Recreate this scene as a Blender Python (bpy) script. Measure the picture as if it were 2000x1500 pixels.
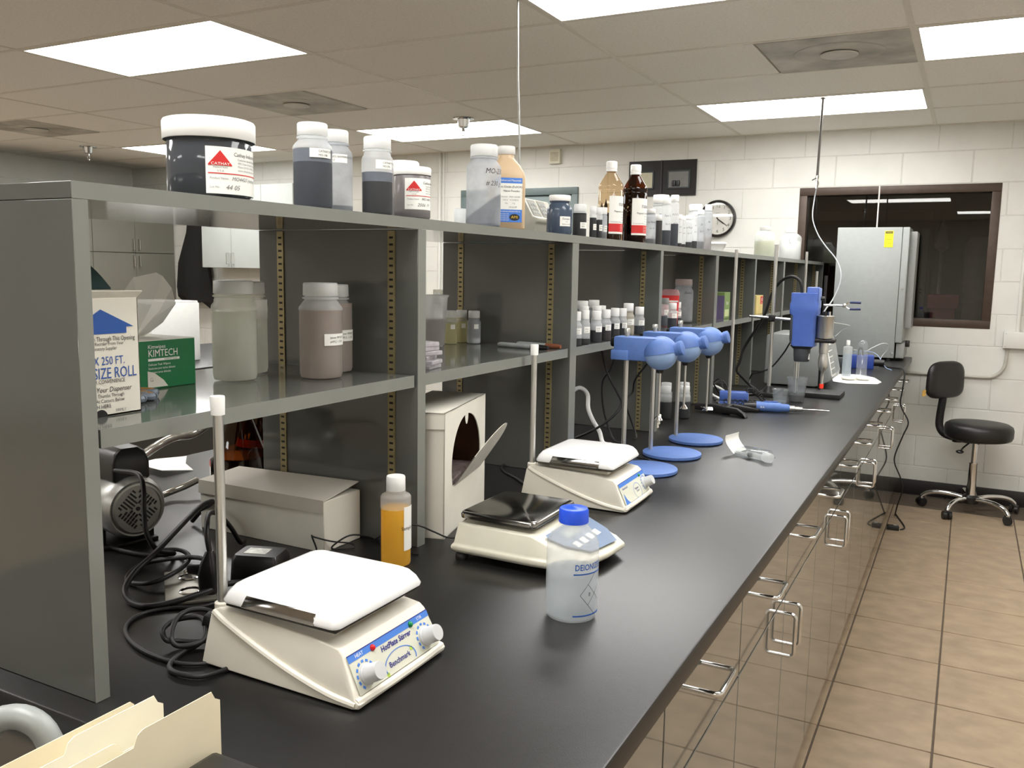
import bpy, bmesh, math, random
from mathutils import Vector, Matrix
random.seed(11)
for o in list(bpy.data.objects): bpy.data.objects.remove(o)
scn = bpy.context.scene
COL = scn.collection
PI = math.pi

# ------------------------------------------------------------------ camera, world, exposure
CAM = Vector((1.4932, -3.1974, 1.4332))
cam = bpy.data.cameras.new('camera'); cam.sensor_width = 36; cam.lens = 30.488; cam.clip_start = .02
co = bpy.data.objects.new('camera', cam); COL.objects.link(co); scn.camera = co
_r = Vector((0.88507, 0.46514, 0.01718)); _u = Vector((-0.07551, 0.10707, 0.99138)); _w = Vector((-0.45929, 0.87874, -0.12988))
co.matrix_world = Matrix(((_r.x, _u.x, -_w.x, CAM.x), (_r.y, _u.y, -_w.y, CAM.y), (_r.z, _u.z, -_w.z, CAM.z), (0, 0, 0, 1)))
wd = bpy.data.worlds.new('world'); scn.world = wd; wd.use_nodes = True
wd.node_tree.nodes['Background'].inputs[0].default_value = (.8, .85, 1, 1)
wd.node_tree.nodes['Background'].inputs[1].default_value = .05
vs = scn.view_settings
vs.view_transform = 'Standard'; vs.look = 'None'; vs.gamma = 1; vs.use_curve_mapping = False
vs.exposure = 0.0
LIGHT_POWER = 14.6         # emission of the ceiling troffers

# ------------------------------------------------------------------ materials
def lin(c): 
    c = c / 255
    return c / 12.92 if c <= .04045 else ((c + .055) / 1.055) ** 2.4
def rgb(c): return (lin(c[0]), lin(c[1]), lin(c[2]), 1)
MATS = {}
def newmat(name):
    m = bpy.data.materials.new(name); m.use_nodes = True
    nt = m.node_tree; nt.nodes.clear()
    out = nt.nodes.new('ShaderNodeOutputMaterial')
    MATS[name] = m
    return m, nt, out
def noise_color(nt, c, var, scale, detail=3, coord='Object', stretch=None):
    tc = nt.nodes.new('ShaderNodeTexCoord' if coord != 'Position' else 'ShaderNodeNewGeometry'); n = nt.nodes.new('ShaderNodeTexNoise')
    n.inputs['Scale'].default_value = scale; n.inputs['Detail'].default_value = detail
    if stretch:
        mp = nt.nodes.new('ShaderNodeMapping'); mp.inputs['Scale'].default_value = stretch
        nt.links.new(tc.outputs[coord], mp.inputs[0]); nt.links.new(mp.outputs[0], n.inputs['Vector'])
    else: nt.links.new(tc.outputs[coord], n.inputs['Vector'])
    rp = nt.nodes.new('ShaderNodeValToRGB')
    rp.color_ramp.elements[0].position = .3; rp.color_ramp.elements[1].position = .7
    a = rgb(c)
    rp.color_ramp.elements[0].color = tuple(max(0, x * (1 - var)) for x in a[:3]) + (1,)
    rp.color_ramp.elements[1].color = tuple(min(1, x * (1 + var)) for x in a[:3]) + (1,)
    nt.links.new(n.outputs['Fac'], rp.inputs[0])
    return rp.outputs[0], n
def mat(name, c, rough=.5, metal=0, var=.06, scale=30, bump=0, bscale=300, spec=.5, coat=0, coatr=.05, aniso=0, stretch=None, detail=3, coord='Object'):
    if name in MATS: return MATS[name]
    m, nt, out = newmat(name)
    p = nt.nodes.new('ShaderNodeBsdfPrincipled')
    col, n = noise_color(nt, c, var, scale, detail, coord, stretch)
    nt.links.new(col, p.inputs['Base Color'])
    p.inputs['Roughness'].default_value = rough; p.inputs['Metallic'].default_value = metal
    p.inputs['Specular IOR Level'].default_value = spec
    if coat: p.inputs['Coat Weight'].default_value = coat; p.inputs['Coat Roughness'].default_value = coatr
    if bump:
        n2 = nt.nodes.new('ShaderNodeTexNoise'); n2.inputs['Scale'].default_value = bscale
        tc = nt.nodes.new('ShaderNodeTexCoord'); nt.links.new(tc.outputs['Object'], n2.inputs['Vector'])
        b = nt.nodes.new('ShaderNodeBump'); b.inputs['Strength'].default_value = bump; b.inputs['Distance'].default_value = .002
        nt.links.new(n2.outputs['Fac'], b.inputs['Height']); nt.links.new(b.outputs[0], p.inputs['Normal'])
    nt.links.new(p.outputs[0], out.inputs[0])
    return m
def frost(name, c, see=.4, rough=.35, var=.05, scale=25, tint=(255, 255, 255), transl=.5):
    """cloudy plastic: part see-through, part diffusing"""
    if name in MATS: return MATS[name]
    m, nt, out = newmat(name)
    col, n = noise_color(nt, c, var, scale)
    p = nt.nodes.new('ShaderNodeBsdfPrincipled'); p.inputs['Roughness'].default_value = rough
    nt.links.new(col, p.inputs['Base Color'])
    t = nt.nodes.new('ShaderNodeBsdfTranslucent'); nt.links.new(col, t.inputs[0])
    tr = nt.nodes.new('ShaderNodeBsdfTransparent'); tr.inputs[0].default_value = rgb(tint)
    m1 = nt.nodes.new('ShaderNodeMixShader'); m1.inputs[0].default_value = transl
    m2 = nt.nodes.new('ShaderNodeMixShader'); m2.inputs[0].default_value = see
    nt.links.new(p.outputs[0], m1.inputs[1]); nt.links.new(t.outputs[0], m1.inputs[2])
    nt.links.new(m1.outputs[0], m2.inputs[1]); nt.links.new(tr.outputs[0], m2.inputs[2])
    nt.links.new(m2.outputs[0], out.inputs[0])
    return m
def clear(name, tint=(245, 248, 248), rough=.03, ior=1.45, haze=0, hazec=(230, 232, 232), base=.04):
    """thin clear wall: tinted see-through plus a mirror-like skin"""
    if name in MATS: return MATS[name]
    m, nt, out = newmat(name)
    tr = nt.nodes.new('ShaderNodeBsdfTransparent')
    col, n = noise_color(nt, tint, .03, 20); nt.links.new(col, tr.inputs[0])
    g = nt.nodes.new('ShaderNodeBsdfGlossy'); g.inputs['Roughness'].default_value = rough
    lw = nt.nodes.new('ShaderNodeLayerWeight'); lw.inputs[0].default_value = .5
    pw = nt.nodes.new('ShaderNodeMath'); pw.operation = 'POWER'; pw.inputs[1].default_value = 4; nt.links.new(lw.outputs['Facing'], pw.inputs[0])
    fr = nt.nodes.new('ShaderNodeMath'); fr.operation = 'MULTIPLY_ADD'; fr.inputs[1].default_value = .6; fr.inputs[2].default_value = base; nt.links.new(pw.outputs[0], fr.inputs[0])
    mx = nt.nodes.new('ShaderNodeMixShader')
    last = tr
    if haze:
        d = nt.nodes.new('ShaderNodeBsdfDiffuse'); d.inputs[0].default_value = rgb(hazec)
        mh = nt.nodes.new('ShaderNodeMixShader'); mh.inputs[0].default_value = haze
        nt.links.new(tr.outputs[0], mh.inputs[1]); nt.links.new(d.outputs[0], mh.inputs[2]); last = mh
    nt.links.new(fr.outputs[0], mx.inputs[0]); nt.links.new(last.outputs[0], mx.inputs[1]); nt.links.new(g.outputs[0], mx.inputs[2])
    nt.links.new(mx.outputs[0], out.inputs[0])
    return m
def glow(name, c, e):
    m, nt, out = newmat(name)
    em = nt.nodes.new('ShaderNodeEmission'); em.inputs[0].default_value = rgb(c); em.inputs[1].default_value = e
    nt.links.new(em.outputs[0], out.inputs[0]); return m

LAM = mat('grey_laminate', (90, 91, 87), .09, var=.04, scale=6, bump=.015, bscale=500)
LAMD = mat('grey_laminate_gloss', (98, 98, 92), .05, var=.04, scale=5, coat=.6, coatr=.02)
LAMEDGE = mat('grey_edge_band', (124, 126, 120), .25, var=.03, scale=20)
EPOXY = mat('black_bench_top', (24, 23, 22), .33, spec=.55, var=.12, scale=60, bump=.08, bscale=900)
BRASS = mat('brass_strip', (146, 134, 98), .4, .5, var=.15, scale=40)
BRASSHOLE = mat('strip_slot_dark', (25, 22, 18), .8)
CHROME = mat('chrome', (225, 225, 225), .08, 1, var=.03)
STEEL = mat('brushed_steel', (205, 204, 200), .3, .9, var=.08, scale=80, stretch=(1, 1, .05))
STEELP = mat('polished_steel', (150, 148, 145), .14, 1, var=.1, scale=25)
ALU = mat('cast_aluminium', (165, 165, 162), .38, .9, var=.08, scale=50)
WALLB = mat('painted_block', (222, 221, 214), .5, coord='Position', var=.03, scale=8, bump=.25, bscale=120)
MORTAR = mat('painted_joint', (208, 207, 199), .7, var=.05)
WALLP = mat('plain_wall', (228, 226, 219), .7, var=.03, scale=5)
CEILT = mat('ceiling_tile', (242, 239, 232), .9, var=.05, scale=90, bump=.4, bscale=250)
CEILG = mat('ceiling_grid', (226, 221, 210), .5, var=.03)
CEILSLAB = mat('ceiling_slab', (210, 204, 190), .9, var=.05)
GROUT = mat('floor_grout', (92, 80, 68), .9, var=.1)
BASEB = mat('black_baseboard', (30, 26, 25), .5, var=.1)
VENTG = mat('vent_dirty_metal', (186, 183, 174), .6, .1, var=.4, scale=4, detail=6)
VENTD = mat('vent_disc', (205, 202, 194), .6, .2, var=.12, scale=8)
WHITEP = mat('white_plastic', (243, 243, 240), .35, var=.02)
WHITEE = mat('white_enamel', (250, 250, 250), .14, var=.01)
OFFW = mat('offwhite_plastic', (230, 225, 212), .38, var=.02)
CREAM = mat('cream_plastic', (224, 220, 202), .32, var=.04)
BLACKP = mat('black_plastic', (22, 21, 21), .35, var=.2)
BLACKR = mat('black_rubber', (20, 19, 18), .5, var=.2)
BLACKI = mat('black_iron', (28, 27, 27), .5, .2, var=.2, bump=.2, bscale=300)
DGREY = mat('dark_grey_plastic', (62, 66, 70), .45, var=.08)
MGREY = mat('mid_grey_plastic', (150, 152, 150), .45, var=.05)
LGREY = mat('light_grey_paint', (152, 156, 154), .35, var=.03)
KNOB = mat('knob_grey', (205, 206, 206), .4, var=.03)
BLUE = mat('blue_paint', (86, 118, 182), .5, var=.06, scale=60, bump=.25, bscale=700)
BLUEF = mat('pale_blue_worn', (136, 162, 200), .4, var=.1, scale=18)
BLUEP = mat('blue_plastic', (74, 102, 176), .4, var=.05)
BLUEC = mat('blue_cap', (36, 84, 225), .35, var=.04)
NAVY = mat('navy_box', (38, 66, 150), .45, var=.05)
RED = mat('red_print', (205, 40, 40), .5, var=.05)
REDL = mat('red_lamp', (200, 20, 25), .15, var=.05)
GREENL = mat('green_lamp', (10, 130, 70), .15, var=.05)
INK = mat('black_ink', (35, 35, 38), .6, var=.1)
GREYINK = mat('grey_ink', (120, 122, 125), .6, var=.1)
BLUEINK = mat('blue_ink', (35, 85, 165), .6, var=.05)
SKYINK = mat('sky_blue_print', (70, 125, 210), .5, var=.03)
NAVYINK = mat('navy_ink', (38, 40, 130), .5, var=.05)
LIMEINK = mat('lime_print', (175, 205, 60), .5)
PAPER = mat('white_paper', (244, 243, 238), .6, var=.02)
LABELP = mat('label_paper', (240, 240, 234), .5, var=.02)
CARD = mat('white_card', (226, 222, 210), .6, var=.03, scale=15)
CARDG = mat('grey_card', (196, 190, 178), .65, var=.04, scale=12)
CARDIN = mat('brown_card_inside', (92, 60, 40), .8, var=.2, scale=30)
GREENB = mat('green_card', (8, 112, 62), .45, var=.03)
GREENIN = mat('dark_teal_card', (62, 84, 84), .6, var=.1)
TISSUE = frost('tissue', (205, 203, 194), .12, .9, .05, 12, transl=.4)
MANILA = mat('manila_card', (252, 240, 210), .6, var=.04, scale=10)
MANILA2 = mat('pale_manila_card', (255, 249, 232), .6, var=.03, scale=10)
VINYL = mat('black_vinyl', (26, 24, 24), .42, var=.12, bump=.2, bscale=400)
AMBER = clear('amber_glass', (242, 226, 202), .03, 1.5)
AMBERK = clear('brown_glass', (150, 104, 58), .03, 1.5)
AMBERD = clear('dark_amber_glass', (170, 110, 60), .03, 1.5)
AMBERL = mat('amber_dark_liquid', (26, 14, 10), .12, var=.3)
HDPE = frost('cloudy_plastic', (238, 241, 242), .55, .3)
HDPEF = frost('cloudy_plastic_filled', (200, 204, 208), .90, .3)
HDPED = frost('dusty_cloudy_plastic', (206, 210, 214), .45, .45, .2, 22)
HDPEY = frost('yellowed_cloudy_plastic', (236, 236, 224), .62, .3)
LDPE = frost('clear_cloudy_plastic', (232, 234, 234), .62, .25)
CAPW = frost('cloudy_cap', (240, 241, 240), .06, .4, transl=.3)
CLEARP = clear('clear_plastic', (240, 243, 243), .04, 1.4, .06)
CLEARC = clear('clear_cup_plastic', (238, 241, 244), .06, 1.4, .10)
PANE = clear('window_pane_glass', (196, 194, 188), .01, 1.6, base=.06)
TUBING = mat('shiny_tubing', (176, 172, 162), .14, .55, var=.25, scale=18)
def powder(n, c, v=.15, s=45): return mat(n, c, .75, var=v, scale=s, detail=5)
PBLACK = powder('black_powder', (17, 18, 20)); PNAVY = powder('blue_black_powder', (34, 40, 50)); PBROWN = powder('dark_brown_liquid', (32, 25, 24))
PGREY = powder('grey_powder', (92, 98, 108)); PTAN = powder('tan_powder', (216, 180, 132)); PTAUPE = powder('taupe_slurry', (150, 136, 128))
LPALE = frost('pale_yellow_liquid', (228, 229, 216), .25, .2, transl=.6); LTAUPE = frost('taupe_liquid', (190, 178, 168), .1, .3, transl=.5)
LYELL = frost('amber_yellow_liquid', (255, 208, 44), .03, .2, transl=.6); LWATER = frost('water_liquid', (205, 215, 222), .5, .1, transl=.6)
LTANPALE = frost('cloudy_yellow_liquid', (214, 208, 160), .3, .3, transl=.6)

# ------------------------------------------------------------------ geometry helpers
class G:
    def __init__(s): s.v = []; s.f = []
    def add(s, v, f, M=None):
        o = len(s.v)
        s.v += [tuple(M @ Vector(p)) if M is not None else tuple(p) for p in v]
        s.f += [tuple(i + o for i in q) for q in f]
        return s
    def box(s, x0, x1, y0, y1, z0, z1, M=None):
        v = [(x0,y0,z0),(x1,y0,z0),(x1,y1,z0),(x0,y1,z0),(x0,y0,z1),(x1,y0,z1),(x1,y1,z1),(x0,y1,z1)]
        return s.add(v, [(0,3,2,1),(4,5,6,7),(0,1,5,4),(1,2,6,5),(2,3,7,6),(3,0,4,7)], M)
    def rbox(s, x0, x1, y0, y1, z0, z1, r=.003, seg=2, M=None):
        bm = bmesh.new(); bmesh.ops.create_cube(bm, size=1)
        for v in bm.verts: v.co = Vector((x0 + (v.co.x + .5) * (x1 - x0), y0 + (v.co.y + .5) * (y1 - y0), z0 + (v.co.z + .5) * (z1 - z0)))
        bmesh.ops.bevel(bm, geom=list(bm.edges), offset=r, segments=seg, affect='EDGES', profile=.5)
        bm.verts.ensure_lookup_table()
        for i, v in enumerate(bm.verts): v.index = i
        s.add([v.co for v in bm.verts], [[v.index for v in f.verts] for f in bm.faces], M); bm.free(); return s
    def lathe(s, prof, seg=24, M=None, rib=0, ribz=None):
        v = []; f = []; idx = []
        for (r, z) in prof:
            if r <= 1e-6: idx.append([len(v)]); v.append((0, 0, z))
            else:
                row = []
                for k in range(seg):
                    a = 2 * PI * k / seg
                    rr = r - (rib if (rib and k % 2 and ribz and ribz[0] <= z <= ribz[1]) else 0)
                    row.append(len(v)); v.append((rr * math.cos(a), rr * math.sin(a), z))
                idx.append(row)
        for a, b in zip(idx[:-1], idx[1:]):
            for k in range(seg):
                k2 = (k + 1) % seg
                if len(a) == 1 and len(b) == 1: continue
                if len(a) == 1: f.append((a[0], b[k2], b[k])[::-1] if False else (a[0], b[k2], b[k]))
                elif len(b) == 1: f.append((a[k], a[k2], b[0]))
                else: f.append((a[k], a[k2], b[k2], b[k]))
        return s.add(v, f, M)
    def cyl(s, a, b, r, r2=None, seg=16, M=None):
        a = Vector(a); b = Vector(b); d = b - a; L = d.length
        R = d.to_track_quat('Z', 'Y').to_matrix().to_4x4(); T = Matrix.Translation(a) @ R
        r2 = r if r2 is None else r2
        return s.lathe([(0, 0), (r, 0), (r2, L), (0, L)], seg, T if M is None else M @ T)
    def lat(s, a, d, prof, seg=20, rib=0, ribz=None):
        R = Vector(d).to_track_quat('Z', 'Y').to_matrix().to_4x4()
        return s.lathe(prof, seg, Matrix.Translation(Vector(a)) @ R, rib, ribz)
    def tube(s, pts, r, seg=8, res=5, M=None, smooth=True):
        P = [Vector(p) for p in pts]
        if smooth and len(P) > 2:
            Q = []
            E = [2 * P[0] - P[1]] + P + [2 * P[-1] - P[-2]]
            for i in range(1, len(E) - 2):
                p0, p1, p2, p3 = E[i-1], E[i], E[i+1], E[i+2]
                for k in range(res):
                    t = k / res
                    Q.append(.5 * ((2*p1) + (p2-p0)*t + (2*p0-5*p1+4*p2-p3)*t*t + (3*p1-p0-3*p2+p3)*t**3))
            Q.append(P[-1]); P = Q
        v = []; f = []; n = None
        for i, p in enumerate(P):
            t = (P[min(i+1, len(P)-1)] - P[max(i-1, 0)])
            if t.length < 1e-9: t = Vector((0, 0, 1))
            t.normalize()
            if n is None:
                n = t.orthogonal().normalized()
            else:
                n = (n - t * n.dot(t))
                n = n.normalized() if n.length > 1e-6 else t.orthogonal().normalized()
            b = t.cross(n)
            for k in range(seg):
                a = 2 * PI * k / seg
                v.append(p + (n * math.cos(a) + b * math.sin(a)) * r)
        for i in range(len(P) - 1):
            for k in range(seg):
                k2 = (k + 1) % seg
                f.append((i*seg+k, i*seg+k2, (i+1)*seg+k2, (i+1)*seg+k))
        f.append(tuple(range(seg))[::-1]); f.append(tuple((len(P)-1)*seg + k for k in range(seg)))
        return s.add(v, f, M)
    def prism(s, poly, z0, z1, M=None):
        n = len(poly)
        v = [(x, y, z0) for x, y in poly] + [(x, y, z1) for x, y in poly]
        f = [tuple(range(n))[::-1], tuple(range(n, 2*n))] + [(i, (i+1) % n, n + (i+1) % n, n + i) for i in range(n)]
        return s.add(v, f, M)
    def loft(s, secs, M=None, cap0=True, cap1=True):
        n = len(secs[0]); v = []; f = []
        for sec in secs: v += list(sec)
        for i in range(len(secs) - 1):
            for k in range(n):
                k2 = (k + 1) % n
                f.append((i*n+k, i*n+k2, (i+1)*n+k2, (i+1)*n+k))
        if cap0: f.append(tuple(range(n))[::-1])
        if cap1: f.append(tuple((len(secs)-1)*n + k for k in range(n)))
        return s.add(v, f, M)
    def sphere(s, c, r, seg=24, rings=14, sc=(1, 1, 1), M=None):
        prof = [(r * math.sin(PI * k / rings), -r * math.cos(PI * k / rings)) for k in range(rings + 1)]
        prof[0] = (0, -r); prof[-1] = (0, r)
        T = Matrix.Translation(Vector(c)) @ Matrix.Diagonal((sc[0], sc[1], sc[2], 1))
        return s.lathe(prof, seg, T if M is None else M @ T)
    def arc(s, r, a0, a1, z0, z1, n=10, t=.0004):
        v = []; f = []
        for k in range(n + 1):
            a = a0 + (a1 - a0) * k / n
            for (rr, z) in ((r, z0), (r + t, z0), (r + t, z1), (r, z1)): v.append((rr*math.cos(a), rr*math.sin(a), z))
        for k in range(n):
            for j in range(4):
                j2 = (j + 1) % 4
                f.append((k*4+j, (k+1)*4+j, (k+1)*4+j2, k*4+j2))
        f.append((0, 1, 2, 3)); f.append((n*4+3, n*4+2, n*4+1, n*4))
        return s.add(v, f)
    def mesh(s, name, m, ang=38, bevel=0, bseg=2):
        me = bpy.data.meshes.new(name); me.from_pydata(s.v, [], s.f)
        bm = bmesh.new(); bm.from_mesh(me)
        bmesh.ops.recalc_face_normals(bm, faces=bm.faces)
        if bevel:
            ed = [e for e in bm.edges if len(e.link_faces) == 2 and e.calc_face_angle() > .5]
            bmesh.ops.bevel(bm, geom=ed, offset=bevel, segments=bseg, affect='EDGES', profile=.5, clamp_overlap=True)
        bm.to_mesh(me); bm.free()
        for p in me.polygons: p.use_smooth = True
        me.set_sharp_from_angle(angle=math.radians(ang))
        if m is not None: me.materials.append(m)
        return me
    def obj(s, name, m, parent=None, loc=(0, 0, 0), rot=(0, 0, 0), ang=38, bevel=0, bseg=2):
        return link(name, s.mesh(name, m, ang, bevel, bseg), parent, loc, rot)
def link(name, me, parent=None, loc=(0, 0, 0), rot=(0, 0, 0)):
    o = bpy.data.objects.new(name, me); COL.objects.link(o)
    o.location = loc; o.rotation_euler = rot; o.parent = parent
    return o
def rrect(hw, hd, r, z, n=5, cx=0, cy=0):
    P = []
    for (sx, sy, a0) in ((1, 1, 0), (-1, 1, PI/2), (-1, -1, PI), (1, -1, 1.5*PI)):
        for k in range(n + 1):
            a = a0 + PI/2 * k / n
            P.append((cx + sx*(hw - r) + r*math.cos(a), cy + sy*(hd - r) + r*math.sin(a), z))
    return P
def tag(o, label, cat, group=None):
    o['label'] = label; o['category'] = cat
    if group: o['group'] = group
    return o
def thing(name, label, cat, loc=(0, 0, 0), rotz=0, group=None, rot=None):
    o = bpy.data.objects.new(name, None); COL.objects.link(o); o.empty_display_size = .05
    o.location = loc; o.rotation_euler = rot if rot else (0, 0, rotz)
    return tag(o, label, cat, group)
def struct(o): o['kind'] = 'structure'; return o
def dup(root, loc, rotz=None, label=None, group=None):
    def rec(o, par):
        c = o.copy(); COL.objects.link(c); c.parent = par
        for ch in [x for x in bpy.data.objects if x.parent == o]: rec(ch, c)
        return c
    r = rec(root, None); r.location = loc
    if rotz is not None: r.rotation_euler = (0, 0, rotz)
    if label: r['label'] = label
    if group: r['group'] = group
    return r
def tocam(x, y): return math.atan2(CAM.y - y, CAM.x - x)
FX = Matrix(((0, 0, 1, 0), (1, 0, 0, 0), (0, 1, 0, 0), (0, 0, 0, 1)))       # text on a +X face
FNY = Matrix(((1, 0, 0, 0), (0, 0, -1, 0), (0, 1, 0, 0), (0, 0, 0, 1)))      # text on a -Y face
def text(s, size, m, parent, M=None, bend=None, align='CENTER', name='lettering', sx=1, shear=0, t=.0003, bold=0):
    """flat print as a thin mesh; M places it (x right, y up, z out); bend=(radius, angle, z) wraps it round a cylinder"""
    cu = bpy.data.curves.new('print', 'FONT'); cu.body = s; cu.size = size; cu.align_x = align; cu.align_y = 'CENTER'
    cu.shear = shear; cu.resolution_u = 2; cu.offset = size * bold
    ob = bpy.data.objects.new('print', cu)
    me = bpy.data.meshes.new_from_object(ob)
    bpy.data.objects.remove(ob); bpy.data.curves.remove(cu)
    for v in me.vertices:
        x, y = v.co.x * sx, v.co.y
        if bend:
            r, a, z = bend; th = a + x / r
            v.co = ((r + t) * math.cos(th), (r + t) * math.sin(th), z + y)
        else: v.co = M @ Vector((x, y, t))
    me.name = name; me.materials.clear(); me.materials.append(m)
    return link(name, me, parent)
ORD = ['first', 'second', 'third', 'fourth', 'fifth', 'sixth', 'seventh', 'eighth', 'ninth', 'tenth', 'eleventh', 'twelfth']

# ------------------------------------------------------------------ the room
H = 2.39; WY = 3.05; XL = -6.22; XR = 3.3; YB = -7.0
# floor
TILE = mat('floor_tile', (158, 138, 114), .42, var=.16, scale=11, detail=7, bump=.1, bscale=60, coord='Position', stretch=(.9, 1.15, 1))
m, nt, out = newmat('floor_far_tile')
tc = nt.nodes.new('ShaderNodeTexCoord'); br = nt.nodes.new('ShaderNodeTexBrick'); br.offset = 0
br.inputs['Color1'].default_value = rgb((162, 142, 118)); br.inputs['Color2'].default_value = rgb((154, 134, 112)); br.inputs['Mortar'].default_value = rgb((92, 80, 68))
br.inputs['Scale'].default_value = 1; br.inputs['Brick Width'].default_value = .333; br.inputs['Row Height'].default_value = .345; br.inputs['Mortar Size'].default_value = .004
pb = nt.nodes.new('ShaderNodeBsdfPrincipled'); pb.inputs['Roughness'].default_value = .45
nt.links.new(tc.outputs['Object'], br.inputs['Vector']); nt.links.new(br.outputs[0], pb.inputs['Base Color']); nt.links.new(pb.outputs[0], out.inputs[0])
floor = struct(G().box(XL, .8, YB, WY, -.1, -.0005).box(.8, XR, YB, -3.52, -.1, -.0005).obj('floor', m))
G().box(.8, XR, -3.52, WY, -.1, -.005).obj('grout_bed', GROUT, floor)
tw, tl = .332, .345
tme = G().box(.003, tw - .003, .003, tl - .003, -.006, 0).mesh('tile', TILE, bevel=.0015, bseg=1)
for i in range(-1, 8):
    for j in range(-1, 17):
        x = 1.165 + i * tw; y = 2.011 - j * tl
        if x + tw > XR or y + tl > WY + .01: 
            g = G().box(x + .003, min(x + tw - .003, XR), y + .003, min(y + tl - .003, WY), -.006, 0)
            g.obj('tile', TILE, floor)
        else: link('tile', tme, floor, (x, y, 0))
# plain walls
wl = struct(G().box(XL - .1, XL, YB, WY, 0, H + .1).obj('wall_left', WALLP))
wr = struct(G().box(XR, XR + .1, YB, WY, 0, H + .1).obj('wall_right', WALLP))
wb = struct(G().box(XL, XR, YB - .1, YB, 0, H + .1).obj('wall_back', WALLP))
# far wall of painted blocks, with a window and a door opening
WIN = (.416, 1.622, 1.117, 2.022); DOOR = (-2.27, -1.225, 0, 2.077)
wf = G()
for (x0, x1, z0, z1) in ((XL, DOOR[0], 0, H + .1), (DOOR[0], DOOR[1], DOOR[3], H + .1), (DOOR[1], WIN[0], 0, H + .1), (WIN[0], WIN[1], 0, WIN[2]), (WIN[0], WIN[1], WIN[3], H + .1), (WIN[1], XR, 0, H + .1)):
    wf.box(x0, x1, WY + .0018, WY + .15, z0, z1)
wf = struct(wf.obj('wall_far', MORTAR))
bw, bh, jg = .4064, .2035, .0035
blk = G().box(jg, bw - jg, 0, .02, jg, bh - jg).mesh('block', WALLB, bevel=.002, bseg=1)
for k in range(0, 12):
    z0 = -.01 + bh * k
    x = XL - (.2032 if k % 2 else 0) - .05
    while x < XR:
        a0, a1, c0, c1 = x + jg, x + bw - jg, z0 + jg, min(z0 + bh - jg, H + .02)
        rects = [(max(a0, XL), min(a1, XR), c0, c1)]
        for (ox0, ox1, oz0, oz1) in (WIN, DOOR):
            nr = []
            for (p0, p1, q0, q1) in rects:
                if p1 <= ox0 or p0 >= ox1 or q1 <= oz0 or q0 >= oz1: nr.append((p0, p1, q0, q1)); continue
                if p0 < ox0: nr.append((p0, ox0, q0, q1))
                if p1 > ox1: nr.append((ox1, p1, q0, q1))
                if q0 < oz0: nr.append((max(p0, ox0), min(p1, ox1), q0, oz0))
                if q1 > oz1: nr.append((max(p0, ox0), min(p1, ox1), oz1, q1))
            rects = nr
        if len(rects) == 1 and abs(rects[0][1] - rects[0][0] - (a1 - a0)) < 1e-6 and abs(rects[0][3] - rects[0][2] - (bh - 2*jg)) < 1e-6:
            link('block', blk, wf, (x, WY, z0))
        else:
            g = G(); ok = False
            for (p0, p1, q0, q1) in rects:
                if p1 - p0 > .004 and q1 - q0 > .004: g.box(p0, p1, WY, WY + .02, q0, q1); ok = True
            if ok: g.obj('block', WALLB, wf)
        x += bw
struct(G().rbox(DOOR[1], XR, WY - .012, WY + .002, 0, .1, .003).obj('baseboard_far', BASEB))
struct(G().rbox(XL, DOOR[0], WY - .012, WY + .002, 0, .1, .003).obj('baseboard_far_left', BASEB))
# ceiling: slab, tiles, grid bars
ceil = struct(G().box(XL, XR, YB, WY + .15, H + .012, H + .1).obj('ceiling', CEILSLAB))
LIGHTS = [(-2, -1), (0, -1), (1, 1), (0, 3), (-2, 3), (-4, 3), (-4, -1), (0, -5), (-2, -5), (-4, -5), (1, -9), (-2, -9), (-4, -9), (1, -3)]
VENTS = [(.5, 1), (-2, 1), (-4, 1)]
ct = G().box(.004, 1.216, .004, .606, 0, .008).mesh('ceiling_tile', CEILT)
cth = G().box(.004, .606, .004, .606, 0, .008).mesh('ceiling_tile', CEILT)
for i in range(-6, 3):
    for j in range(-12, 5):
        if (i, j) in LIGHTS: continue
        x, y = i * 1.22, j * .61
        hv = [v for v in VENTS if math.floor(v[0]) == i and v[1] == j]
        if hv: link('ceiling_tile', cth, ceil, (x if hv[0][0] != i else x + .61, y, H + .003)); continue
        if x < XL or x + 1.22 > XR: G().box(max(x, XL), min(x + 1.216, XR), y + .004, y + .606, H + .003, H + .011).obj('ceiling_tile', CEILT, ceil)
        else: link('ceiling_tile', ct, ceil, (x, y, H + .003))
for i in range(-5, 3): G().box(i*1.22 - .011, i*1.22 + .011, YB, WY, H, H + .006).obj('grid_bar', CEILG, ceil)
for j in range(-11, 6): G().box(XL, XR, j*.61 - .011, j*.61 + .011, H + .0006, H + .0055).obj('grid_bar', CEILG, ceil)
G().box(XL, XR, WY - .02, WY, H - .002, H + .004).obj('edge_trim', CEILG, ceil)
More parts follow.
